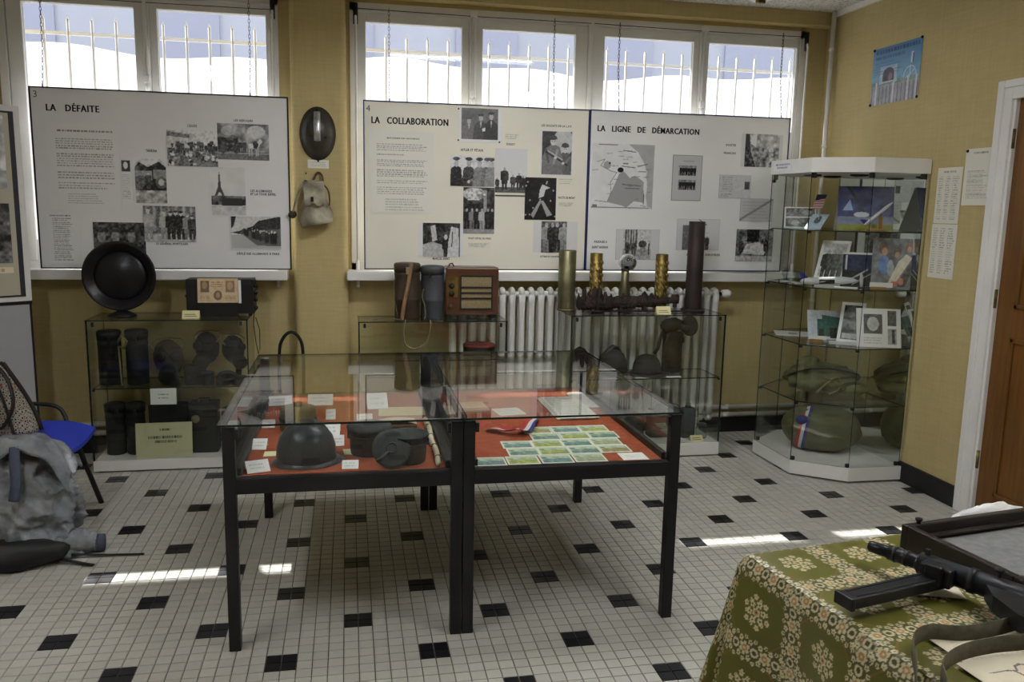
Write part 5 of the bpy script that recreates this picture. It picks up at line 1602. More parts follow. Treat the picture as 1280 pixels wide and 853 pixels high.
# ---- photographs and models in the cabinet
def vcard(name, label, x, y, z, w, h, rz, tilt, paint, tent=True, bg=.5, cat='photo card', grp='standing cards in the glass cabinet', mtl='print_gloss'):
    p = Pic(w, h, 330, bg); paint(p)
    t_ = math.radians(tilt)
    t = thing(name, label, cat, (x, y, z + .0005), rz, grp)
    print_obj('picture', p, (-w / 2, 0, 0), (1, 0, 0), (0, math.cos(t_), math.sin(t_)), .003, mtl, t)
    if tent:
        top = Vector((0, h * math.cos(t_), h * math.sin(t_)))
        m = MB()
        m.add([(-w / 2, top.y + .004, top.z), (w / 2, top.y + .004, top.z), (w / 2, top.y + .004 + h * .30, 0), (-w / 2, top.y + .004 + h * .30, 0)], [(0, 1, 2, 3)])
        m.build('prop', 'card_grey', t)
    return t
mat('card_grey', (0.36, 0.36, 0.33), 0.8)
def ph_grey(p):
    a = p.asp; p.noise(.25, 8)
    for i in range(4): p.person(.2 + i * a / 5, .1, .7, .08 + .05 * i, .4)
    p.noise(.15, 20); p.border(.06, .6)
def ph_two(p):
    a = p.asp; p.rect(0, 0, a, 1, .22); p.rect(0, .48, a, .54, .6); p.noise(.25, 9); p.ell(a * .35, .25, .18, .12, .45); p.ell(a * .7, .75, .2, .12, .4); p.noise(.12, 20); p.border(.05, .62)
def ph_blue(p):
    a = p.asp; p.rect(0, 0, a, 1, (.06, .075, .19)); p.noise(.10, 6); p.rect(0, 0, a, .14, (.24, .25, .05)); p.rect(0, .14, a, .32, (.20, .22, .30)); p.line(.2, 1, .55, .4, .06, (.06, .06, .08)); p.poly([(.1, .45), (.25, .7), (.32, .45)], (.30, .36, .50)); p.ell(.5, .36, .16, .06, (.45, .45, .5)); p.noise(.05, 12)
def ph_rocket(p):
    a = p.asp; p.rect(0, 0, a, 1, (.03, .05, .13)); p.rect(0, 0, a, .45, (.04, .045, .05)); p.line(.1, .1, .7, .5, .05, (.4, .4, .42)); p.line(.3, .05, .9, .45, .04, (.35, .36, .38)); p.line(.1, .5, .1, .9, .04, (.5, .5, .5)); p.noise(.08, 14); p.rect(0, .95, a, 1, .55)
def ph_ship(p):
    a = p.asp; p.rect(0, 0, a, 1, (.20, .20, .21)); p.noise(.16, 6)
    for (x, y, rx, ry, c_) in ((.20, .80, .09, .12, (.14, .08, .06)), (.22, .74, .05, .08, (.40, .26, .18)), (.22, .48, .10, .18, (.15, .24, .42)), (.34, .42, .06, .16, (.34, .36, .40)), (.45, .74, .07, .09, (.12, .07, .05)), (.45, .68, .04, .06, (.40, .27, .20)), (.66, .84, .07, .10, (.22, .12, .08)), (.66, .79, .04, .06, (.42, .28, .2))):
        p.ell(x, y, rx, ry, c_)
    p.poly([(.28, .05), (.40, .05), (.72, .62), (.62, .70), (.48, .55)], (.52, .48, .42)); p.poly([(.45, .05), (.62, .05), (.75, .45), (.68, .5)], (.10, .09, .09)); p.ell(.42, .10, .07, .06, (.42, .20, .16)); p.ell(.54, .16, .05, .07, (.45, .24, .2)); p.noise(.10, 18)
def ph_green(p):
    a = p.asp; p.rect(0, 0, a, 1, (.48, .50, .54)); p.poly([(.3, .1), (.3, .7), (.45, .7), (.45, .85), (a, .75), (a, .1)], (.09, .18, .17)); p.rect(.35, .05, .5, .35, .05); p.rect(.7, .05, .9, .4, .05); p.noise(.08, 14)
def ph_frame(p):
    a = p.asp; p.rect(0, 0, a, 1, .12); p.ell(a * .5, .6, .2, .3, .2); p.noise(.2, 10); p.rect(.1, .1, a - .1, .22, .4); p.noise(.12, 20); p.border(.07, .62)
def ph_sheet(p):
    a = p.asp; p.rect(0, 0, a, 1, .58); p.rect(.18, .35, .62, .85, .15); p.ell(.4, .6, .14, .18, .45); p.rect(.75, .55, a - .1, .95, .15); p.rect(.75, .08, a - .1, .48, .35); p.rect(.85, .1, .92, .46, .08); p.noise(.12, 18, (p.a[..., 0] < .5)); p.text(.18, .08, .62, .26, 3, .2, .5)
Z = VS[0]
vcard('photo_card', 'grey double photograph card on the top shelf near the front corner', 2.625, 1.74, Z, .18, .14, -.45, 62, ph_two, False)
vcard('photo_card', 'pale blue card lying tilted below the small flag', 2.605, 1.57, Z, .10, .13, -1.0, 40, lambda p: (p.rect(0, 0, 9, 1, (.40, .46, .52)), p.ell(.4, .6, .15, .25, (.14, .16, .2)), p.noise(.1, 10)), False)
vcard('photo_card', 'large dark blue aeroplane card standing on the top shelf', 2.785, 1.335, Z, .29, .25, -.42, 76, ph_blue)
f = thing('small_flag', 'tiny striped flag on a stick on the top shelf', 'flag', (2.66, 1.60, Z + .0005), 0)
MB().cyl((0, 0, 0), (0, 0, .24), .0025, n=6).build('stick', 'white_paint', f)
MB().lathe([(.018, 0), (.016, .006), (0, .007)], 12).build('base', 'brass', f)
p = Pic(.055, .09, 700, (.5, .5, .5)); a = p.asp
for i in range(9): p.rect(0, i / 9, a, i / 9 + .06, (.30, .05, .06))
p.poly([(0, .55), (a, .75), (a, 1), (0, 1)], (.03, .035, .12))
print_obj('cloth', p, (-.050, -.004, .115), (.86, -.5, 0), (.35, .1, .93), .001, 'print_matte', f)
def plane_model(label, x, y, z, rz, pitch, s, jet):
    t = thing('model_aircraft', label, 'model aircraft', (x, y, z + .0005), rz, 'model aircraft in the glass cabinet')
    mat('model_white', (.62, .62, .64), 0.3); mat('model_wood', (.30, .16, .04), 0.5)
    if jet:
        MB().bbox(-.05, .05, -.03, .03, 0, .012, .003).build('stand', 'model_wood', t)
        MB().bbox(.012, .032, -.008, .008, .012, .085, .002).build('post', 'model_wood', t)
        M = Matrix.Translation((.01, 0, .095)) @ Matrix.Rotation(-pitch, 4, 'Y')
    else:
        M = Matrix.Translation((0, 0, .032)) @ Matrix.Rotation(-pitch, 4, 'Y')
        for xx in (-.08, .07):
            MB().cyl((xx, 0, 0), (xx, 0, .015), .007, n=8).build('wheel_leg', 'dark_steel', t)
    R = .016 if jet else .024
    L = .16 if jet else .17
    MB().lathe([(0, -L), (R * .6, -L * .9), (R, -L * .6), (R, L * .5), (R * .7, L * .8), (0, L)], 18, M=M @ Matrix.Rotation(PI / 2, 4, 'Y') @ Matrix.Scale(s, 4)).build('fuselage', 'model_white', t)
    w = MB().prism([(-.05, -.12), (.02, -.02), (.06, -.02), (.06, .02), (.02, .02), (-.05, .12), (-.07, .12), (-.03, .0), (-.07, -.12)], -.002, .002, M=M @ Matrix.Scale(s * .8, 4))
    w.build('wings', 'model_white', t)
    MB().prism([(-L * .95, 0), (-L * .6, 0), (-L * .9, .06), (-L, .06)], -.002, .002, M=M @ Matrix.Scale(s, 4) @ Matrix.Rotation(PI / 2, 4, 'X')).build('tail_fin', 'ribbon_blue', t)
    if not jet:
        for q in (-1, 1):
            MB().cyl(tuple(M @ Vector((.03, q * .05, -.002))), tuple(M @ Vector((-.05, q * .05, -.002))), .012, .012, n=12).build('engine', 'dark_steel', t)
        MB().lathe([(.036, 0), (.040, .006), (.030, .012), (.012, .014), (.010, .008), (0, .008)], 20, M=M @ Matrix.Translation((.165, -.005, .0)) @ Matrix.Rotation(PI / 2, 4, 'Y')).build('nose_disc', 'model_white', t)
plane_model('white model aircraft climbing on a wooden stand before the blue card', 2.775, 1.225, Z, -.45, .75, .58, True)
Z = VS[1]
vcard('photo_card', 'black and white photograph in a tent card on the second shelf', 2.70, 1.53, Z, .17, .27, -.95, 66, ph_grey)
vcard('photo_card', 'dark blue rocket card behind the white rocket model', 2.83, 1.40, Z, .20, .19, -.5, 82, ph_rocket)
vcard('photo_card', 'colourful shuttle and figures card at the right of the second shelf', 2.893, 1.222, Z, .20, .28, -.50, 80, ph_ship, False)
plane_model('white model rocket craft with a round nose on the second shelf', 2.62, 1.385, Z, -.5, .06, .9, False)
t = thing('place_tag', 'small white tag on a wooden foot at the second shelf front', 'tag', (2.815, 1.195, Z + .0005), -.5)
MB().bbox(-.05, .03, -.012, .012, 0, .016, .002).build('foot', 'model_wood', t); MB().box(-.055, .06, -.006, -.003, .014, .040).build('card', 'white_paper', t)
for i, (x, y) in enumerate(((2.53, 1.70), (2.56, 1.62), (2.535, 1.55))):
    t = thing('glass_figure', ('small clear glass figure at the far left of the second shelf', 'small clear glass figure between its two neighbours on the second shelf', 'small clear glass figure nearest the white rocket model')[i], 'glass figure', (x, y, Z + .0005), i, 'clear glass figures')
    MB().lathe([(.022, 0), (.024, .006), (.010, .012), (.012, .03), (.022, .045), (.018, .065), (0, .07)], 16).build('body', 'bottle_glass', t)
    MB().lathe([(.026, 0), (.026, .004), (0, .005)], 16).build('foot', 'white_paint', t)
vcard('flat_leaflet', 'white leaflet lying flat at the second shelf front edge', 2.66, 1.275, Z, .12, .05, -.6, 3, lambda p: p.text(.2, .2, 2.2, .8, 2, .3, .4), False, .62, 'leaflet', 'flat leaflets in the glass cabinet')
Z = VS[2]
vcard('flat_leaflet', 'white leaflet lying flat at the left of the third shelf', 2.585, 1.63, Z, .22, .16, -.4, 2, lambda p: (p.text(.2, .2, 1.2, .8, 5, .3, .4), p.rect(.5, .3, .8, .6, .25)), False, .58, 'leaflet', 'flat leaflets in the glass cabinet')
vcard('photo_card', 'pale card with a dark green vehicle on the third shelf', 2.705, 1.50, Z, .20, .18, -.35, 62, ph_green, False)
vcard('photo_card', 'framed black and white photograph leaning on the third shelf', 2.775, 1.385, Z, .13, .24, -.75, 66, ph_frame)
vcard('photo_sheet', 'white sheet with three photographs at the right of the third shelf', 2.850, 1.210, Z, .235, .22, -.33, 70, ph_sheet, False, .58)
vcard('flat_leaflet', 'white leaflet lying flat at the third shelf front edge', 2.72, 1.30, Z, .20, .09, -.55, 2, lambda p: p.text(.2, .2, 2, .8, 4, .3, .4), False, .55, 'leaflet', 'flat leaflets in the glass cabinet')
t = thing('place_tag', 'small white tag on a wooden foot on the third shelf', 'tag', (2.60, 1.42, Z + .0005), -.5)
MB().bbox(-.04, .03, -.012, .012, 0, .016, .002).build('foot', 'model_wood', t); MB().box(-.045, .05, -.006, -.003, .014, .036).build('card', 'white_paper', t)
# folded parachute pack and rolled bundle
mat('parachute', (0.135, 0.135, 0.055), 0.55, var=0.25, vscale=9, bump=0.5, bscale=18)
mat('bundle_green', (0.105, 0.11, 0.048), 0.45, var=0.2, vscale=9, bump=0.5, bscale=16)
t = thing('folded_parachute', 'folded olive parachute cloth with dark cords on the fourth shelf', 'parachute', (2.73, 1.555, VS[3] + .0005), -.35)
MB().blob(0, 0, .085, .21, .15, .085, 60, 40, .075, 15, 5, flatz=.0).build('cloth', 'parachute', t)
MB().blob(-.08, .02, .16, .07, .06, .05, 18, 12, .14, 7, 8).build('knot', 'parachute', t)
MB().tube(sp([(-.20, -.05, .10), (-.12, -.12, .15), (.0, -.13, .165), (.12, -.12, .15), (.2, -.04, .12)]), .006, 6).build('cord', 'rubber', t)
MB().tube(sp([(-.05, -.14, .02), (.0, -.15, .08), (.06, -.148, .12), (.07, -.14, .05), (.02, -.152, .02)]), .006, 6).build('cord', 'webbing', t)
MB().blob(.16, -.04, .04, .10, .09, .04, 20, 12, .1, 6, 11, flatz=.0).build('fold', 'parachute', t)
b = thing('rolled_bundle', 'large rolled green bundle with a tricolour band at the cabinet bottom', 'bundle', (2.72, 1.50, .0885), -.62)
MB().blob(0, 0, .14, .225, .14, .142, 60, 40, .018, 12, 2, flatz=.0).build('roll', 'bundle_green', b)
for q, m in enumerate(('ribbon_red', 'ribbon_white', 'ribbon_blue')):
    x0 = -.118 + q * .018
    P = []
    for i in range(41):
        a = 2 * PI * i / 40
        row = []
        for xx in (x0, x0 + .018):
            k = math.sqrt(1 - (xx / .235) ** 2) * 1.025
            row.append((xx + .02 * math.sin(a), math.cos(a) * .14 * k, max(.002, .14 + math.sin(a) * .142 * k)))
        P.append(row)
    MB().grid(P).build(m.split('_')[1] + '_band', m, b)
bw = MB()
bw.blob(-.10, -.115, .20, .035, .02, .028, 14, 8).build('bow', 'ribbon_blue', b)

# ------------------------------------------------------------------ things on the right wall
YX = (0, -1, 0)
def wall_sheet(name, label, y0, y1, z0, z1, pic, cat, mtl='print_matte', pins=(), grp=None, off=0.0):
    t = thing(name, label, cat, (XR - .0012 - off, 0, 0), 0, grp)
    print_obj('sheet', pic, (0, y0, z0), YX, (0, 0, 1), .0012, mtl, t)
    for (y, z) in pins:
        MB().lathe([(.008, 0), (.007, .005), (0, .006)], 8, M=Matrix.Translation((-.0012, y, z)) @ Matrix.Rotation(-PI / 2, 4, 'Y')).build('pin', 'ink', t)
    return t
p = Pic(.43, .32, 420, (.20, .33, .42)); a = p.asp
p.noise(.04, 5); p.put((p.V > .45) * (p.V - .45) / .55, (.10, .21, .36), .8)
p.rect(.0, .30, a, .40, (.20, .26, .24)); p.rect(0, 0, a, .33, (.30, .30, .31)); p.noise(.10, 9, p.V < .4)
for i in range(13): p.rect(.03 + i * .105, 0, .06 + i * .105, .31, (.13, .13, .15), .8)
for x in (.13, .62, 1.02, 1.24): p.rect(x, 0, x + .05, .40, (.46, .46, .48))
p.rect(.24, .36, .72, .66, (.36, .43, .46)); p.rect(.32, .36, .64, .52, (.09, .08, .10)); p.ell(.48, .52, .16, .11, (.09, .08, .10)); p.ell(.54, .46, .06, .07, (.24, .18, .2)); p.ell(.40, .44, .03, .08, (.03, .04, .05))
p.line(.24, .38, .72, .38, .03, (.40, .44, .45))
for i in range(7):
    th = PI * i / 6; p.line(1.08 + .17 * math.cos(th), .40 + .17 * math.sin(th), 1.08 + .17 * math.cos(th + PI / 6), .40 + .17 * math.sin(th + PI / 6), .02, (.42, .50, .54), .8) if i < 6 else None
p.line(1.08, .38, 1.08, .58, .015, (.44, .5, .54)); p.line(.98, .38, 1.2, .5, .015, (.42, .5, .54)); p.noise(.06, 24, p.V < .6)
p.text(.08, .88, 1.28, .97, 1, (.03, .06, .12), .8, 0, 1, .7); p.text(.08, .78, .9, .86, 1, (.03, .06, .12), .7, 0, 2, .6); p.text(.08, .52, .9, .75, 5, (.05, .10, .18), .5, .4, 3); p.rect(1.08, .62, 1.14, .80, (.5, .5, .55)); p.rect(1.12, .62, 1.15, .78, (.05, .05, .08))
wall_sheet('wall_poster', 'blue poster of a monument pinned high on the right wall', 1.755, 1.325, 2.115, 2.437, p, 'poster', 'print_gloss', ((1.75, 2.43), (1.33, 2.433), (1.332, 2.122), (1.75, 2.12)))
def doc(w, h, cols, title, seed):
    p = Pic(w, h, 330, (.56, .55, .50)); a = p.asp
    if title: p.text(a * .25, .90, a * .75, .95, 1, .1, .6, 0, seed, .7)
    for (x0, x1, n, y0, y1) in cols: p.text(a * x0, y0, a * x1, y1, n, .12, .5, .35, seed + int(x0 * 10))
    return p
wall_sheet('wall_document', 'white typed page pinned beside the door frame', .905, .704, 1.537, 1.815, doc(.201, .278, ((.12, .86, 17, .12, .62),), True, 4), 'document', pins=((.895, 1.805), (.715, 1.808)), grp='pages pinned on the right wall', off=.0016)
wall_sheet('wall_document', 'white listed page pinned behind the typed page, upper of two', 1.10, .918, 1.444, 1.730, doc(.182, .286, ((.08, .26, 20, .06, .86), (.36, .56, 20, .06, .86), (.64, .92, 20, .06, .86)), True, 6), 'document', grp='pages pinned on the right wall')
wall_sheet('wall_document', 'white listed page pinned lowest on the right wall', 1.105, .915, 1.158, 1.440, doc(.190, .282, ((.08, .26, 20, .08, .94), (.36, .56, 20, .08, .94), (.64, .92, 20, .08, .94)), False, 9), 'document', grp='pages pinned on the right wall')

# ------------------------------------------------------------------ things hung on the pier
PY = fy - .002
t = thing('hanging_helmet', 'dark round helmet with a metal crest hung on the pier', 'helmet', (-.186, PY, 1.877), 0)
Mh = Matrix.Rotation(PI / 2, 4, 'X')
mat('helmet_bronze', (0.050, 0.044, 0.035), 0.45, 0.35, var=0.25, vscale=8)
MB().lathe([(.104, 0), (.106, .004), (.094, .012), (.085, .03), (.068, .062), (.04, .085), (0, .093)], 36, M=Mh, sx=.96, sy=1.42).build('shell', 'helmet_bronze', t)
mat('bright_steel', (0.42, 0.42, 0.42), 0.35, 0.85, var=0.3, vscale=30)
MB().tube(sp([(0, -.060, .115), (0, -.088, .07), (0, -.099, .02), (0, -.096, -.03), (0, -.088, -.045)]), .018, 8, flat=(1, .4)).build('crest', 'bright_steel', t)
for x, z in ((-.035, -.02), (.045, -.025), (0, .128)):
    MB().lathe([(.008, 0), (.006, .006), (0, .007)], 8, M=Matrix.Translation((x, -.080 if abs(x) > .01 else -.02, z)) @ Mh).build('rivet', 'ink', t)
p = Pic(.12, .048, 600, (.6, .6, .56)); p.text(.3, .2, 2.2, .8, 3, .2, .5)
t = thing('pier_card', 'small white card pinned under the hanging helmet', 'card', (-.186, PY, 1.681))
print_obj('card', p, (-.06, 0, 0), UX, UZ, .0015, 'print_matte', t)
MB().lathe([(.006, 0), (.005, .005), (0, .006)], 8, M=Matrix.Translation((.0, -.0015, .042)) @ Mh).build('pin', 'ink', t)
t = thing('canvas_bag', 'faded canvas haversack hung by its straps on the pier', 'bag', (-.215, PY, 1.34), 0)
P = []
ny, nx = 18, 18
for j in range(ny + 1):
    vv_ = j / ny
    hw = .088 - .035 * vv_ + .01 * math.sin(vv_ * 6)
    row = []
    for i in range(nx):
        a = 2 * PI * i / nx
        th = .055 * (1 - .45 * vv_) * (1 + .25 * math.sin(3 * a + 7 * vv_))
        row.append((math.cos(a) * hw * (1 + .04 * math.sin(9 * vv_ + 2 * a)) + .02 * (1 - vv_), -.06 + math.sin(a) * th * .9, .022 + .245 * vv_ + .018 * math.cos(a) * (1 - vv_) + .006 * math.sin(a * 3)))
    P.append(row)
mb = MB(); b_ = nx
vs = [q for r_ in P for q in r_]; fs = []
for j in range(ny):
    for i in range(nx): fs.append((j * b_ + i, j * b_ + (i + 1) % b_, (j + 1) * b_ + (i + 1) % b_, (j + 1) * b_ + i))
fs.append(tuple(reversed(range(b_)))); fs.append(tuple(ny * b_ + i for i in range(b_)))
mb.add(vs, fs, 0, True).build('body', 'canvas', t)
P = [[(-.056 + .118 * i / 12 + .012 * (1 - j / 8), -.098 - .022 * math.sin(PI * (.15 + .7 * i / 12)) + .010 * (j / 8) - .004, .135 + .125 * j / 8 - .008 * math.sin(i)) for j in range(9)] for i in range(13)]
MB().grid(P).build('flap', 'canvas', t)
MB().bbox(-.012, .004, -.130, -.120, .150, .178, .002).build('buckle', 'dark_steel', t)
MB().tube(sp([(-.055, -.04, .26), (-.075, -.05, .22), (-.10, -.055, .15), (-.115, -.055, .09)]), .012, 6, flat=(1, .35)).build('strap', 'canvas', t)
MB().tube(sp([(.045, -.04, .26), (.082, -.055, .22), (.092, -.06, .16), (.085, -.062, .10)]), .009, 6, flat=(1, .4)).build('strap', 'leather', t)
MB().tube(sp([(.0, -.03, .265), (.012, -.02, .30), (.03, -.01, .318), (.05, -.02, .300), (.055, -.03, .27)]), .006, 6).build('hanging_ring', 'leather', t)
MB().blob(-.118, -.05, .075, .024, .018, .022, 12, 8, .1, 5).build('strap_end', 'drab_canvas', t)
MB().cyl((-.04, 0, .31), (-.04, -.02, .312), .004, n=8).build('hook', 'dark_steel', t)

# ------------------------------------------------------------------ table with patterned cloth
TA = math.radians(8.0)
ca, sa = math.cos(TA), math.sin(TA)
TO = Vector((.838, -1.250, 0))                 # far left corner of the top
RT = -TA                                        # local +x runs right, local -y towards the viewer
tb = thing('trestle_table', 'table hidden under the green flowered cloth', 'table', TO, TA)
mat('plywood', (0.30, 0.22, 0.12), 0.6, var=0.15)
LW, LD, LZ = 1.15, .78, .738
MB().bbox(.004, LW, -LD, -.004, LZ - .03, LZ - .004, .003).build('top', 'plywood', tb)
for x in (.05, LW - .09):
    for y in (-LD + .05, -.09):
        MB().box(x, x + .04, y, y + .04, 0, LZ - .03).build('leg', 'dark_steel', tb)
# cloth: grid in (s,t) cloth coordinates
S = np.r_[np.arange(-.50, .50, .0024), np.linspace(.50, LW + .12, 40)]; T = np.r_[np.arange(-.42, .68, .0024), np.linspace(.68, LD + .10, 16)]
NS, NT = len(S), len(T)
SS, TT = np.meshgrid(S, T, indexing='ij')
cx = np.clip(SS, 0, LW); cy = np.clip(TT, 0, LD)
ox, oy = SS - cx, TT - cy
d = np.hypot(ox, oy)
ang = np.arctan2(oy, ox)
dn = np.maximum(d, 1e-6)
run = cx * 9 + cy * 9 + ang * 2.2
flare = .012 * np.minimum(1, d / .03) + .10 * d ** 1.3 + np.minimum(d, .35) * .10 * np.sin(run * 1.9 + .6) * (d > 0)
corner = (np.abs(ox) > 1e-6) & (np.abs(oy) > 1e-6)
flare = flare + np.where(corner, .16 * np.minimum(np.abs(ox), np.abs(oy)), 0)
drop = np.where(d > 0, np.sqrt(np.maximum(d ** 2 - np.minimum(flare, d * .9) ** 2, 0)), 0)
soft = np.exp(-((np.minimum(np.minimum(SS, LW - SS), np.minimum(TT, LD - TT))) / .012).clip(0, 9))
PX = cx + ox / dn * flare
PYc = -(cy + oy / dn * flare)
PZ = LZ + .001 - drop - np.where(d > 0, 0.004, .004 * soft) + .0012 * np.sin(SS * 31) * np.sin(TT * 27)
PZ = np.maximum(PZ, .03)
# colours: olive ground with chains of cream flowers, medallions and thin orange outlines
base = np.array((.098, .094, .008)); A = np.empty(SS.shape + (3,)); A[:] = base
rngc = np.random.RandomState(3)
blot = (np.sin(SS * 13 + 1) * np.sin(TT * 11) * .06 + 1)[..., None]
A *= blot
PU, PV = .172, .200
us = (SS + .012) / PU; u0 = np.round(us); du = (us - u0) * PU         # distance to a chain running along t
vs_ = (TT + .022) / PV; v0 = np.round(vs_); dv = (vs_ - v0) * PV        # distance to a chain running along s
um = (np.floor(us) + .5); vm = (np.floor(vs_) + .5)
mx, my = (us - um) * PU, (vs_ - vm) * PV
def paint(mask, c, k=1.0):
    m = (np.clip(mask, 0, 1) * k)[..., None]
    A[:] = A * (1 - m) + np.array(c) * m
oct_ = np.maximum(np.maximum(np.abs(mx) / .066, np.abs(my) / .078), (np.abs(mx) + np.abs(my)) / .112)
paint(np.abs(oct_ - 1) < .022, (.20, .10, .012), .8)
paint((oct_ > 1.02), (.075, .075, .016), .5)
def fl(x, y, R, n=5, ph=0.0):
    r = np.hypot(x, y); th = np.arctan2(y, x) + ph
    return r, r < R * (.60 + .40 * np.abs(np.cos(n / 2 * th)))
CRM, ORG, DRK = (.60, .53, .34), (.42, .22, .07), (.045, .048, .006)
def flowers(a, b, cell, off=0.0):
    # a: across, b: along; a large flower, then a dark eye with small flowers round it
    q = b / cell + off
    ib = np.round(q); db = (q - ib) * cell
    paint((np.abs(a) < .021 * (1 + .15 * np.sin(b * 260))), DRK, .55)
    r, m = fl(a, db, .0150, 6); paint(m, CRM); paint(r < .0075, ORG); paint(r < .0032, CRM)
    ib2 = np.round(q + .5); db2 = (q + .5 - ib2) * cell
    r = np.hypot(a, db2); paint((r < .010) & (r > .0055), CRM); paint(r < .0055, DRK)
    for sgn in (-1, 1):
        for k, (aa, bb) in enumerate(((.017, .25), (.017, .75), (.0235, .0), (.0235, .5))):
            ib3 = np.round(q + bb); db3 = (q + bb - ib3) * cell
            r, m = fl(a - sgn * aa, db3, .0066 if k < 2 else .0052, 5, k); paint(m, CRM); paint(r < .0018, DRK)
flowers(du, TT + u0 * .013, .052)
flowers(dv, SS + v0 * .011, .052, .3)
r, m = fl(mx, my, .012, 6); paint(m, CRM); paint(r < .0062, ORG); paint(r < .0028, DRK)
for k in range(6):
    for (R1, sz, po) in ((.0205, .0085, 0.0), (.033, .0072, .5), (.029, .0050, 0.0)):
        th = (k + po) * PI / 3 + .3
        qx, qy = mx - R1 * math.cos(th), my - R1 * math.sin(th)
        r, m = fl(qx, qy, sz, 5, k); paint(m, CRM); paint(r < sz * .3, ORG if po else DRK)
V = np.stack([PX, PYc, PZ], -1).reshape(-1, 3)
idx = np.arange(NS * NT).reshape(NS, NT)
q = np.stack([idx[:-1, :-1], idx[:-1, 1:], idx[1:, 1:], idx[1:, :-1]], -1).reshape(-1, 4)
me = bpy.data.meshes.new('table_cloth')
me.from_pydata(V.tolist(), [], q.tolist())
at = me.color_attributes.new('Col', 'FLOAT_COLOR', 'POINT')
c = np.ones((NS * NT, 4), np.float32); c[:, :3] = A.reshape(-1, 3); at.data.foreach_set('color', c.ravel())
me.materials.append(MATS['cloth_print']); me.polygons.foreach_set('use_smooth', [True] * len(me.polygons)); me.update()
link('table_cloth', me, None, 'green oilcloth with cream flower chains draped over the right table', 'tablecloth', None, None, TO, TA)
ZC_ = LZ + .004

# submachine gun lying on its side
gd_ = Vector((.142, -.265, 0)).normalized()
ga = math.atan2(gd_.y, gd_.x)
G = thing('submachine_gun', 'black submachine gun lying on the flowered cloth', 'gun', (1.064, -1.353, ZC_), ga)
zr = .044
def gx(mb, name, m='gun_steel'): return mb.build(name, m, G)
gx(MB().lathe([(.006, 0), (.0105, .002), (.0125, .006), (.0125, .045), (.010, .047), (.010, .06)], 18, M=Matrix.Translation((0, 0, zr)) @ Matrix.Rotation(PI / 2, 4, 'Y')), 'muzzle')
gx(MB().cyl((.045, 0, zr), (.12, 0, zr), .0155, n=20), 'barrel_nut')
for k in range(3):
    gx(MB().lathe([(.0155, 0), (.0170, .002), (.0170, .006), (.0155, .008)], 20, M=Matrix.Translation((.055 + k * .024, 0, zr)) @ Matrix.Rotation(PI / 2, 4, 'Y')), 'barrel_ring')
gx(MB().cyl((.11, 0, zr), (.62, 0, zr), .0225, n=24), 'receiver_tube')
gx(MB().lathe([(.0225, 0), (.0255, .002), (.0255, .012), (.0225, .014)], 24, M=Matrix.Translation((.205, 0, zr)) @ Matrix.Rotation(PI / 2, 4, 'Y')), 'collar')
gx(MB().bbox(.125, .185, -.040, .010, zr - .020, zr + .018, .004), 'magazine_housing')
gx(MB().bbox(.140, .172, -.052, -.036, zr - .016, zr + .024, .003), 'magazine_catch')
# magazine: flat long box pointing to the viewer's left
mdir = Vector((-.24, -.055, 0)); ml = math.atan2(mdir.y, mdir.x) - ga
Mm = Matrix.Translation((.155, -.02, zr - .012)) @ Matrix.Rotation(ml, 4, 'Z')
gx(MB().bbox(0, .245, -.021, .021, -.012, .010, .003, M=Mm), 'magazine')
gx(MB().bbox(.240, .250, -.0225, .0225, -.0135, .0115, .002, M=Mm), 'magazine_floor')
gx(MB().bbox(.03, .23, -.014, -.010, .009, .0115, .001, M=Mm), 'magazine_rib')
gx(MB().bbox(.03, .23, .010, .014, .009, .0115, .001, M=Mm), 'magazine_rib')
gx(MB().prism([(.24, -.016), (.27, -.06), (.33, -.105), (.44, -.115), (.56, -.05), (.60, -.016)], zr - .022, zr + .010), 'trigger_housing')
gx(MB().lathe([(.010, 0), (.011, .004), (.006, .006)], 14, M=Matrix.Translation((.34, -.065, zr + .010))), 'stud')
gx(MB().bbox(.118, .128, -.004, .004, zr + .016, zr + .034, .001), 'front_sight')
gx(MB().cyl((.255, .004, zr + .016), (.255, .004, zr + .036), .004, n=8).lathe([(.009, 0), (.009, .005), (0, .006)], 12, M=Matrix.Translation((.255, .004, zr + .034))), 'cocking_knob')
gx(MB().tube([(.43, -.05, zr), (.44, -.12, zr - .01), (.47, -.15, zr - .01), (.54, -.12, zr - .01)], .010, 8), 'sling_loop')

# shallow display tray behind the gun
ty = Vector((.10, -.995, 0)).normalized(); ta = math.radians(8.6)
R = thing('display_tray', 'shallow dark wooden tray with grey lining behind the gun', 'tray', (1.192, -1.282, ZC_), ta)
mat('tray_wood', (0.018, 0.014, 0.012), 0.4, var=0.3, vscale=8); mat('tray_grey', (0.17, 0.17, 0.165), 0.85, var=0.15, vscale=60)
tw, td, th_ = .58, .30, .058
MB().box(0.004, tw, -td, -.004, .004, .014).build('bottom', 'tray_wood', R)
MB().box(.02, tw - .02, -td + .02, -.02, .014, .024).build('lining', 'tray_grey', R)
for (a, b, c_, d_) in ((0, tw, -.018, 0), (0, tw, -td, -td + .018), (0, .018, -td + .018, -.018), (tw - .018, tw, -td + .018, -.018)):
    MB().bbox(a, b, c_, d_, .002, th_, .003).build('side', 'tray_wood', R)
MB().bbox(.018, tw - .018, -.034, -.018, .030, .036, .002).build('inner_lip', 'tray_wood', R)
MB().bbox(.018, .034, -td + .034, -.034, .030, .036, .002).build('inner_lip', 'tray_wood', R)
for x, y in ((.04, -.009), (tw - .1, -.009)):
    MB().lathe([(.006, 0), (.004, .006), (.008, .010), (.008, .014), (0, .016)], 12, M=Matrix.Translation((x, y, th_ - .002))).build('knob', 'tray_wood', R)
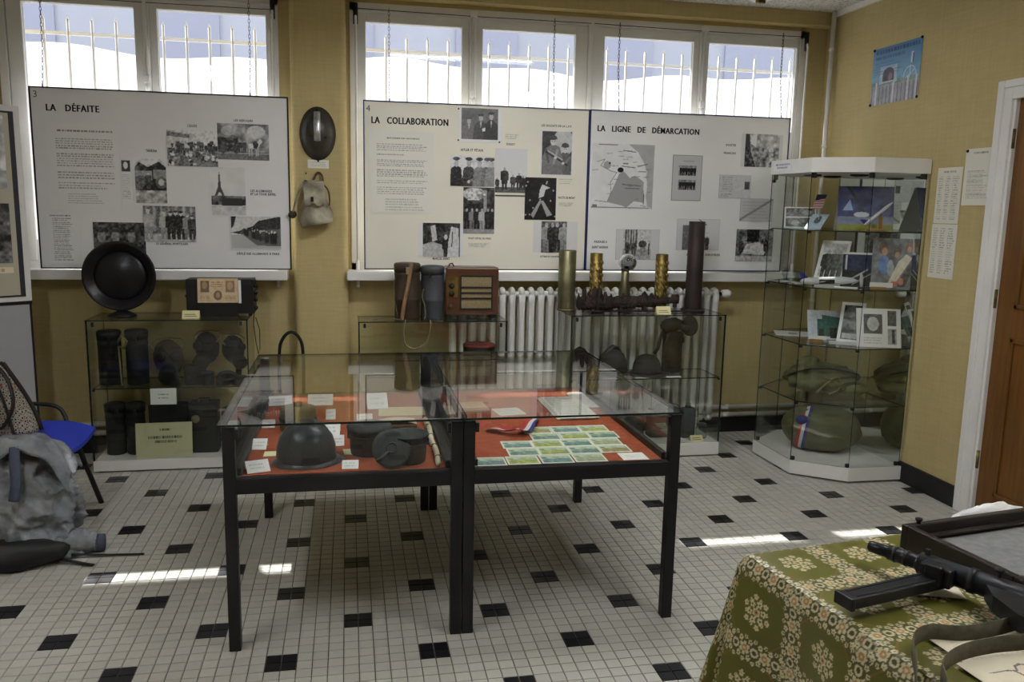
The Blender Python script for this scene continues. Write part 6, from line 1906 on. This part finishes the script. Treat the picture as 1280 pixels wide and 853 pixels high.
t = thing('crumpled_paper', 'crumpled pale paper lying behind the wooden tray', 'paper', (1.47, -1.215, ZC_), .15)
MB().blob(0, -.0, .024, .12, .026, .040, 24, 12, .10, 9, 4, flatz=0).build('paper', 'white_paper', t)

# papers and webbing strap in the foreground
def table_sheet(label, x, y, w, h, rz, paint_, z):
    p = Pic(w, h, 700, (.56, .52, .43)); paint_(p)
    return link('paper_sheet', print_mesh('paper_sheet', p, (-w / 2, -h / 2, 0), (1, 0, 0), (0, 1, 0), .001, 'print_matte'), None, label, 'document', 'papers beside the gun', None, (x, y, z), rz)
table_sheet('cream typed paper lying between the gun and its strap', 1.09, -1.70, .21, .15, .08, lambda p: (p.noise(.03, 6), p.text(.15, .3, 1.2, .85, 6, .3, .25)), ZC_ + .001)
def bird(p):
    p.noise(.03, 6); a = p.asp
    for (x0, y0, x1, y1, w) in ((.25, .70, .55, .69, .02), (.50, .69, .62, .66, .03), (.60, .66, .63, .55, .035), (.64, .66, .70, .75, .03), (.70, .75, .80, .78, .035), (.78, .77, 1.0, .72, .03)):
        p.line(x0, y0, x1, y1, w, (.16, .13, .14), .75)
    p.ell(.63, .53, .02, .02, (.18, .15, .14)); p.text(.45, .15, 1.2, .45, 4, .25, .3)
table_sheet('cream printed paper with a small bird emblem nearest the viewer', 1.075, -1.795, .20, .13, .10, bird, ZC_ + .003)
table_sheet('pale paper corner showing under the middle of the gun', 1.13, -1.475, .10, .08, -.35, lambda p: p.noise(.05, 6), ZC_ + .0006)
def band(name, label, pts, w, m, up):
    pts = sp(pts, 8); P = []
    for i, v_ in enumerate(pts):
        dd = (pts[min(i + 1, len(pts) - 1)] - pts[max(i - 1, 0)]).normalized()
        s_ = dd.cross(Vector(up)).normalized(); n_ = s_.cross(dd)
        P.append([v_ - n_ * w / 2 - s_ * .001, v_ + n_ * w / 2 - s_ * .001, v_ + n_ * w / 2 + s_ * .001, v_ - n_ * w / 2 + s_ * .001, v_ - n_ * w / 2 - s_ * .001])
    MB().grid(P).build(name, m, None, label, 'strap', 'olive straps of the gun')
zz = ZC_ + .016
band('gun_strap', 'olive webbing strap curving from the gun over the table edge', [(1.205, -1.640, zz + .01), (1.153, -1.663, zz + .006), (1.046, -1.673, zz), (.979, -1.659, zz), (.925, -1.690, zz + .002), (.885, -1.752, zz - .004), (.852, -1.80, zz - .03), (.838, -1.84, zz - .14)], .030, 'olive_web', (0, 0, 1))
band('gun_strap', 'olive webbing strap looping over the papers nearest the viewer', [(1.26, -1.715, zz + .01), (1.127, -1.727, zz + .008), (1.049, -1.726, zz + .006), (.977, -1.738, zz + .004), (.915, -1.775, zz + .004), (.880, -1.83, zz), (.850, -1.89, zz - .10)], .030, 'olive_web', (0, 0, 1))

# ------------------------------------------------------------------ folding panel at the far left
t = thing('standing_panel', 'tall white framed exhibition panel at the left edge of the view', 'display panel', (-1.640, 1.86, 0), math.radians(38))
mat('panel_beige', (0.50, 0.46, 0.36), 0.7)
mat('panel_dark', (0.03, 0.03, 0.04), 0.6)
mat('panel_grey', (0.38, 0.38, 0.39), 0.6, var=0.04)
L_ = .80
MB().bbox(-L_, 0, 0, .03, .95, 1.935, .004).build('upper_frame', 'white_paint', t)
MB().box(-L_ + .03, -.030, -.004, .0, .975, 1.905).build('upper_border', 'panel_dark', t)
MB().box(-L_ + .06, -.055, -.006, -.002, .985, 1.895).build('upper_sheet', 'panel_beige', t)
MB().bbox(-L_, -.012, .004, .026, .10, .935, .004).build('lower_panel', 'panel_grey', t)
MB().bbox(-L_, 0, .0, .03, .933, .951, .003).build('cross_bar', 'ink', t)
MB().bbox(-.014, -.004, .0, .03, .02, .935, .002).build('edge_strip', 'ink', t)
for x in (-L_ + .02, -.03):
    MB().bbox(x - .015, x + .015, -.12, .16, 0, .02, .003).build('foot', 'ink', t)
p = Pic(.34, .36, 260, .5); p.noise(.35, 6); p.rect(0, 0, 9, .25, .4); p.noise(.2, 16)
print_obj('photograph', p, (-.42, -.0062, 1.52), UX, UZ, .002, 'print_gloss', t)
p = Pic(.26, .30, 300, .12); p.noise(.2, 7); p.poly([(.3, .2), (.7, .3), (.6, .9), (.2, .8)], .55); p.ell(.55, .35, .2, .2, .05); p.noise(.2, 18)
print_obj('photograph', p, (-.34, -.0062, 1.15), UX, UZ, .002, 'print_gloss', t)
p = Pic(.26, .03, 400, (.58, .54, .42)); p.text(.5, .2, 8, .8, 1, (.25, .12, .1), .6, .1, 1, .8)
print_obj('caption_slip', p, (-.34, -.0062, 1.10), UX, UZ, .001, 'print_matte', t)

# ------------------------------------------------------------------ chair with bag, jacket and backpack
mat('chair_blue', (0.025, 0.045, 0.42), 0.55, var=0.1)
ch = thing('chair', 'blue seated chair with black tube frame beside the left case', 'chair', (-1.435, 1.05, 0), 0)
P = []
for i in range(15):
    a_ = i / 14
    row = []
    for j in range(13):
        b2 = j / 12
        x = -.22 + .46 * a_; y = (-.21 + .42 * b2) * (1 - .10 * a_ ** 3)
        z = .435 + .018 * (abs(2 * b2 - 1)) ** 2 - .03 * max(0, a_ - .75) / .25 * a_ + .008 * (1 - a_)
        row.append((x, y, z))
    P.append(row)
m = MB().grid(P)
P2 = [[(x, y, z - .018) for x, y, z in r_] for r_ in P]
m.grid([r_[::-1] for r_ in P2])
edge = [P[0][j] for j in range(13)] + [P[i][12] for i in range(1, 15)] + [P[14][j] for j in range(11, -1, -1)] + [P[i][0] for i in range(13, 0, -1)]
m.grid([[q, (q[0], q[1], q[2] - .018)] for q in edge], 0, True, True)
m.build('seat', 'chair_blue', ch)
P = [[(-.25 + .03 * (abs(2 * j / 10 - 1)) ** 2 - .06 * i / 8, -.20 + .40 * j / 10, .60 + .25 * i / 8) for j in range(11)] for i in range(9)]
MB().grid(P).grid([[(x - .014, y, z) for x, y, z in r_][::-1] for r_ in P]).build('backrest', 'chair_blue', ch)
for s_ in (-1, 1):
    MB().tube([(.14, s_ * .19, .405), (.17, s_ * .25, .22), (.205, s_ * .335, .0)], .012, 10).build('leg', 'black_metal', ch)
    MB().tube([(-.31, s_ * .18, .84), (-.235, s_ * .19, .44), (-.26, s_ * .30, .0)], .012, 10).build('leg', 'black_metal', ch)
MB().tube([(-.22, -.18, .41), (.14, -.19, .405), (.15, -.17, .40), (.15, .17, .40), (.14, .19, .405), (-.22, .18, .41)], .010, 8).build('seat_frame', 'black_metal', ch)
MB().tube(sp([(-.24, .24, .52), (-.05, .245, .53), (.06, .24, .515), (.10, .225, .47), (.115, .205, .41)]), .010, 8).build('armrest', 'black_metal', ch)
# woven tote bag on the chair
def tweed():
    m = mat('tweed', (.2, .2, .2), 0.9)
    nt = m.node_tree; n = nt.nodes; b = n['Principled BSDF']
    tc = n.new('ShaderNodeTexCoord'); mp = n.new('ShaderNodeMapping'); mp.inputs['Scale'].default_value = (85, 85, 70)
    nt.links.new(tc.outputs['Object'], mp.inputs['Vector'])
    ck = n.new('ShaderNodeTexVoronoi'); ck.inputs['Scale'].default_value = 1.0; ck.inputs['Randomness'].default_value = .35
    nt.links.new(mp.outputs[0], ck.inputs['Vector'])
    rp = n.new('ShaderNodeValToRGB'); rp.color_ramp.interpolation = 'CONSTANT'
    e = rp.color_ramp.elements
    e[0].color = (.02, .02, .02, 1); e[1].position = .33; e[1].color = (.32, .30, .25, 1)
    x = e.new(.52); x.color = (.24, .22, .18, 1); x = e.new(.66); x.color = (.20, .06, .03, 1)
    nt.links.new(ck.outputs['Distance'], rp.inputs['Fac']); nt.links.new(rp.outputs['Color'], b.inputs['Base Color'])
tweed()
bg = thing('tote_bag', 'woven patterned bag with dark leather trim standing on the blue chair', 'bag', (-1.565, 1.06, .452), .15)
P = []
for j in range(15):
    v_ = j / 14
    hw = .185 * (1 - .42 * v_ ** 1.6); dp = .085 * (1 - .72 * v_)
    row = []
    for i in range(28):
        a_ = 2 * PI * i / 28
        row.append((math.copysign(abs(math.cos(a_)) ** .7, math.cos(a_)) * hw - .05 * v_, math.copysign(abs(math.sin(a_)) ** .7, math.sin(a_)) * dp + .01 * math.sin(5 * v_ + 2 * a_), .005 + .30 * v_ + .012 * math.cos(2 * a_) * v_))
    P.append(row)
mb = MB(); n28 = 28; vs = [q for r_ in P for q in r_]; fs = []
for j in range(14):
    for i in range(n28): fs.append((j * n28 + i, j * n28 + (i + 1) % n28, (j + 1) * n28 + (i + 1) % n28, (j + 1) * n28 + i))
fs.append(tuple(reversed(range(n28)))); fs.append(tuple(14 * n28 + i for i in range(n28)))
mb.add(vs, fs, 0, True).build('body', 'tweed', bg)
mat('dark_leather', (0.018, 0.012, 0.010), 0.5)
MB().tube([tuple(Vector(P[j][0]) + Vector((.004, 0, 0))) for j in range(15)], .011, 8).build('edge_piping', 'dark_leather', bg)
MB().tube([tuple(Vector(P[j][23]) + Vector((0, -.004, 0))) for j in range(14, -1, -1)], .012, 8, flat=(1, .5)).build('front_strap', 'dark_leather', bg)
MB().tube(sp([(.05, -.03, .30), (.09, -.06, .24), (.105, -.09, .14), (.06, -.11, .05), (.02, -.11, .09)]), .010, 8, flat=(1, .5)).build('handle', 'dark_leather', bg)
MB().bbox(-.03, .03, -.098, -.084, .10, .155, .003).build('leather_patch', 'tan_leather', bg)
MB().tube([tuple(Vector(P[14][i])) for i in range(28)], .007, 8, closed=True).build('rim', 'dark_leather', bg)
# denim jacket slung over the chair and trailing onto the floor
def denim():
    m = mat('denim', (.17, .18, .20), 0.85, var=0.3, vscale=9, bump=0.6, bscale=38, col2=(.31, .32, .335))
denim()
mat('denim_dark', (.065, .075, .11), 0.85, var=0.25, vscale=12)
jk = thing('denim_jacket', 'faded grey blue denim jacket slung from the chair onto the floor', 'jacket', (-1.345, .775, 0), 0)
from mathutils import noise as mnoise
P = []
NA, NB = 130, 96
for i in range(NA):
    a_ = 2 * PI * i / NA
    row = []
    for j in range(NB + 1):
        v_ = j / NB
        prof_r = .150 + .050 * math.sin(PI * v_) + .06 * (1 - v_) ** 2 - .13 * max(0, v_ - .86) / .14
        q = Vector((math.cos(a_) * 1.1 + 3.1, math.sin(a_) * 1.1 + v_ * .8, v_ * 2.6))
        fold = mnoise.ridged_multi_fractal(q * 1.25, 1.0, 2.1, 3, .95, 1.6)
        fine = mnoise.ridged_multi_fractal(q * 3.1 + Vector((5, 2, 1)), 1.0, 2.0, 2, .9, 1.4)
        r_ = prof_r + .062 * (fold - 1.0) + .022 * (fine - .9)
        row.append((math.cos(a_) * r_ - .07 * v_, math.sin(a_) * r_ * .66 + .05 * v_ + .0, max(.004, .012 + .47 * v_ + .016 * mnoise.noise(q * 2))))
    P.append(row)
mb = MB(); mb.grid(P, 0, True, True)
mb.add([P[i][NB] for i in range(NA)], [tuple(range(NA))], 0, True)
mb.build('body', 'denim', jk)
# collar flap lying over the seat
P = [[(-.14 + .33 * i / 20, -.09 + .20 * j / 12, .480 + .05 * math.sin(PI * i / 20) * (1 - j / 14) + .012 * math.sin(i * .9 + j) - .12 * max(0, (i - 12) / 8) ** 1.5 - .05 * max(0, (4 - j) / 4) ** 2) for j in range(13)] for i in range(21)]
MB().grid(P).grid([[(x, y, z - .008) for x, y, z in r_][::-1] for r_ in P]).build('collar', 'denim', jk)
MB().tube(sp([(.0, -.080, .49), (.005, -.105, .44), (.01, -.122, .36), (.0, -.128, .28)]), .022, 8, flat=(.9, .45)).build('seam_band', 'denim_dark', jk)
rs = [.075, .070, .062, .055, .045, .034, .033]
pts = sp([(-.05, -.06, .09), (.05, -.05, .085), (.12, -.03, .07), (.18, -.015, .058), (.23, -.005, .046), (.265, .0, .037), (.285, .002, .036)], 6)
rad_ = [np.interp(i / (len(pts) - 1) * 6, range(7), rs) * (1 + .07 * math.sin(i * 1.3)) for i in range(len(pts))]
MB().tube(pts, rad_, 16).build('sleeve', 'denim', jk)
MB().tube([(.262, 0, .037), (.290, .002, .037)], .0365, 16).build('cuff', 'denim_dark', jk)
bp = thing('backpack', 'black backpack lying on the floor under the denim jacket', 'backpack', (-1.42, .615, 0), .12)
MB().blob(.02, .02, .055, .24, .075, .065, 30, 14, .08, 5, 6, flatz=0).build('body', 'rubber', bp)
MB().tube(sp([(.2, .02, .03), (.28, .0, .012), (.36, -.045, .006)]), .012, 6, flat=(1, .3)).build('strap', 'rubber', bp)
MB().tube(sp([(.20, .06, .03), (.35, .055, .010), (.545, .020, .006)]), .008, 6, flat=(1, .4)).build('strap', 'rubber', bp)
MB().tube(sp([(-.02, -.05, .03), (-.01, -.09, .012), (.01, -.11, .006), (.02, -.075, .006)]), .005, 6).build('cord', 'rubber', bp)
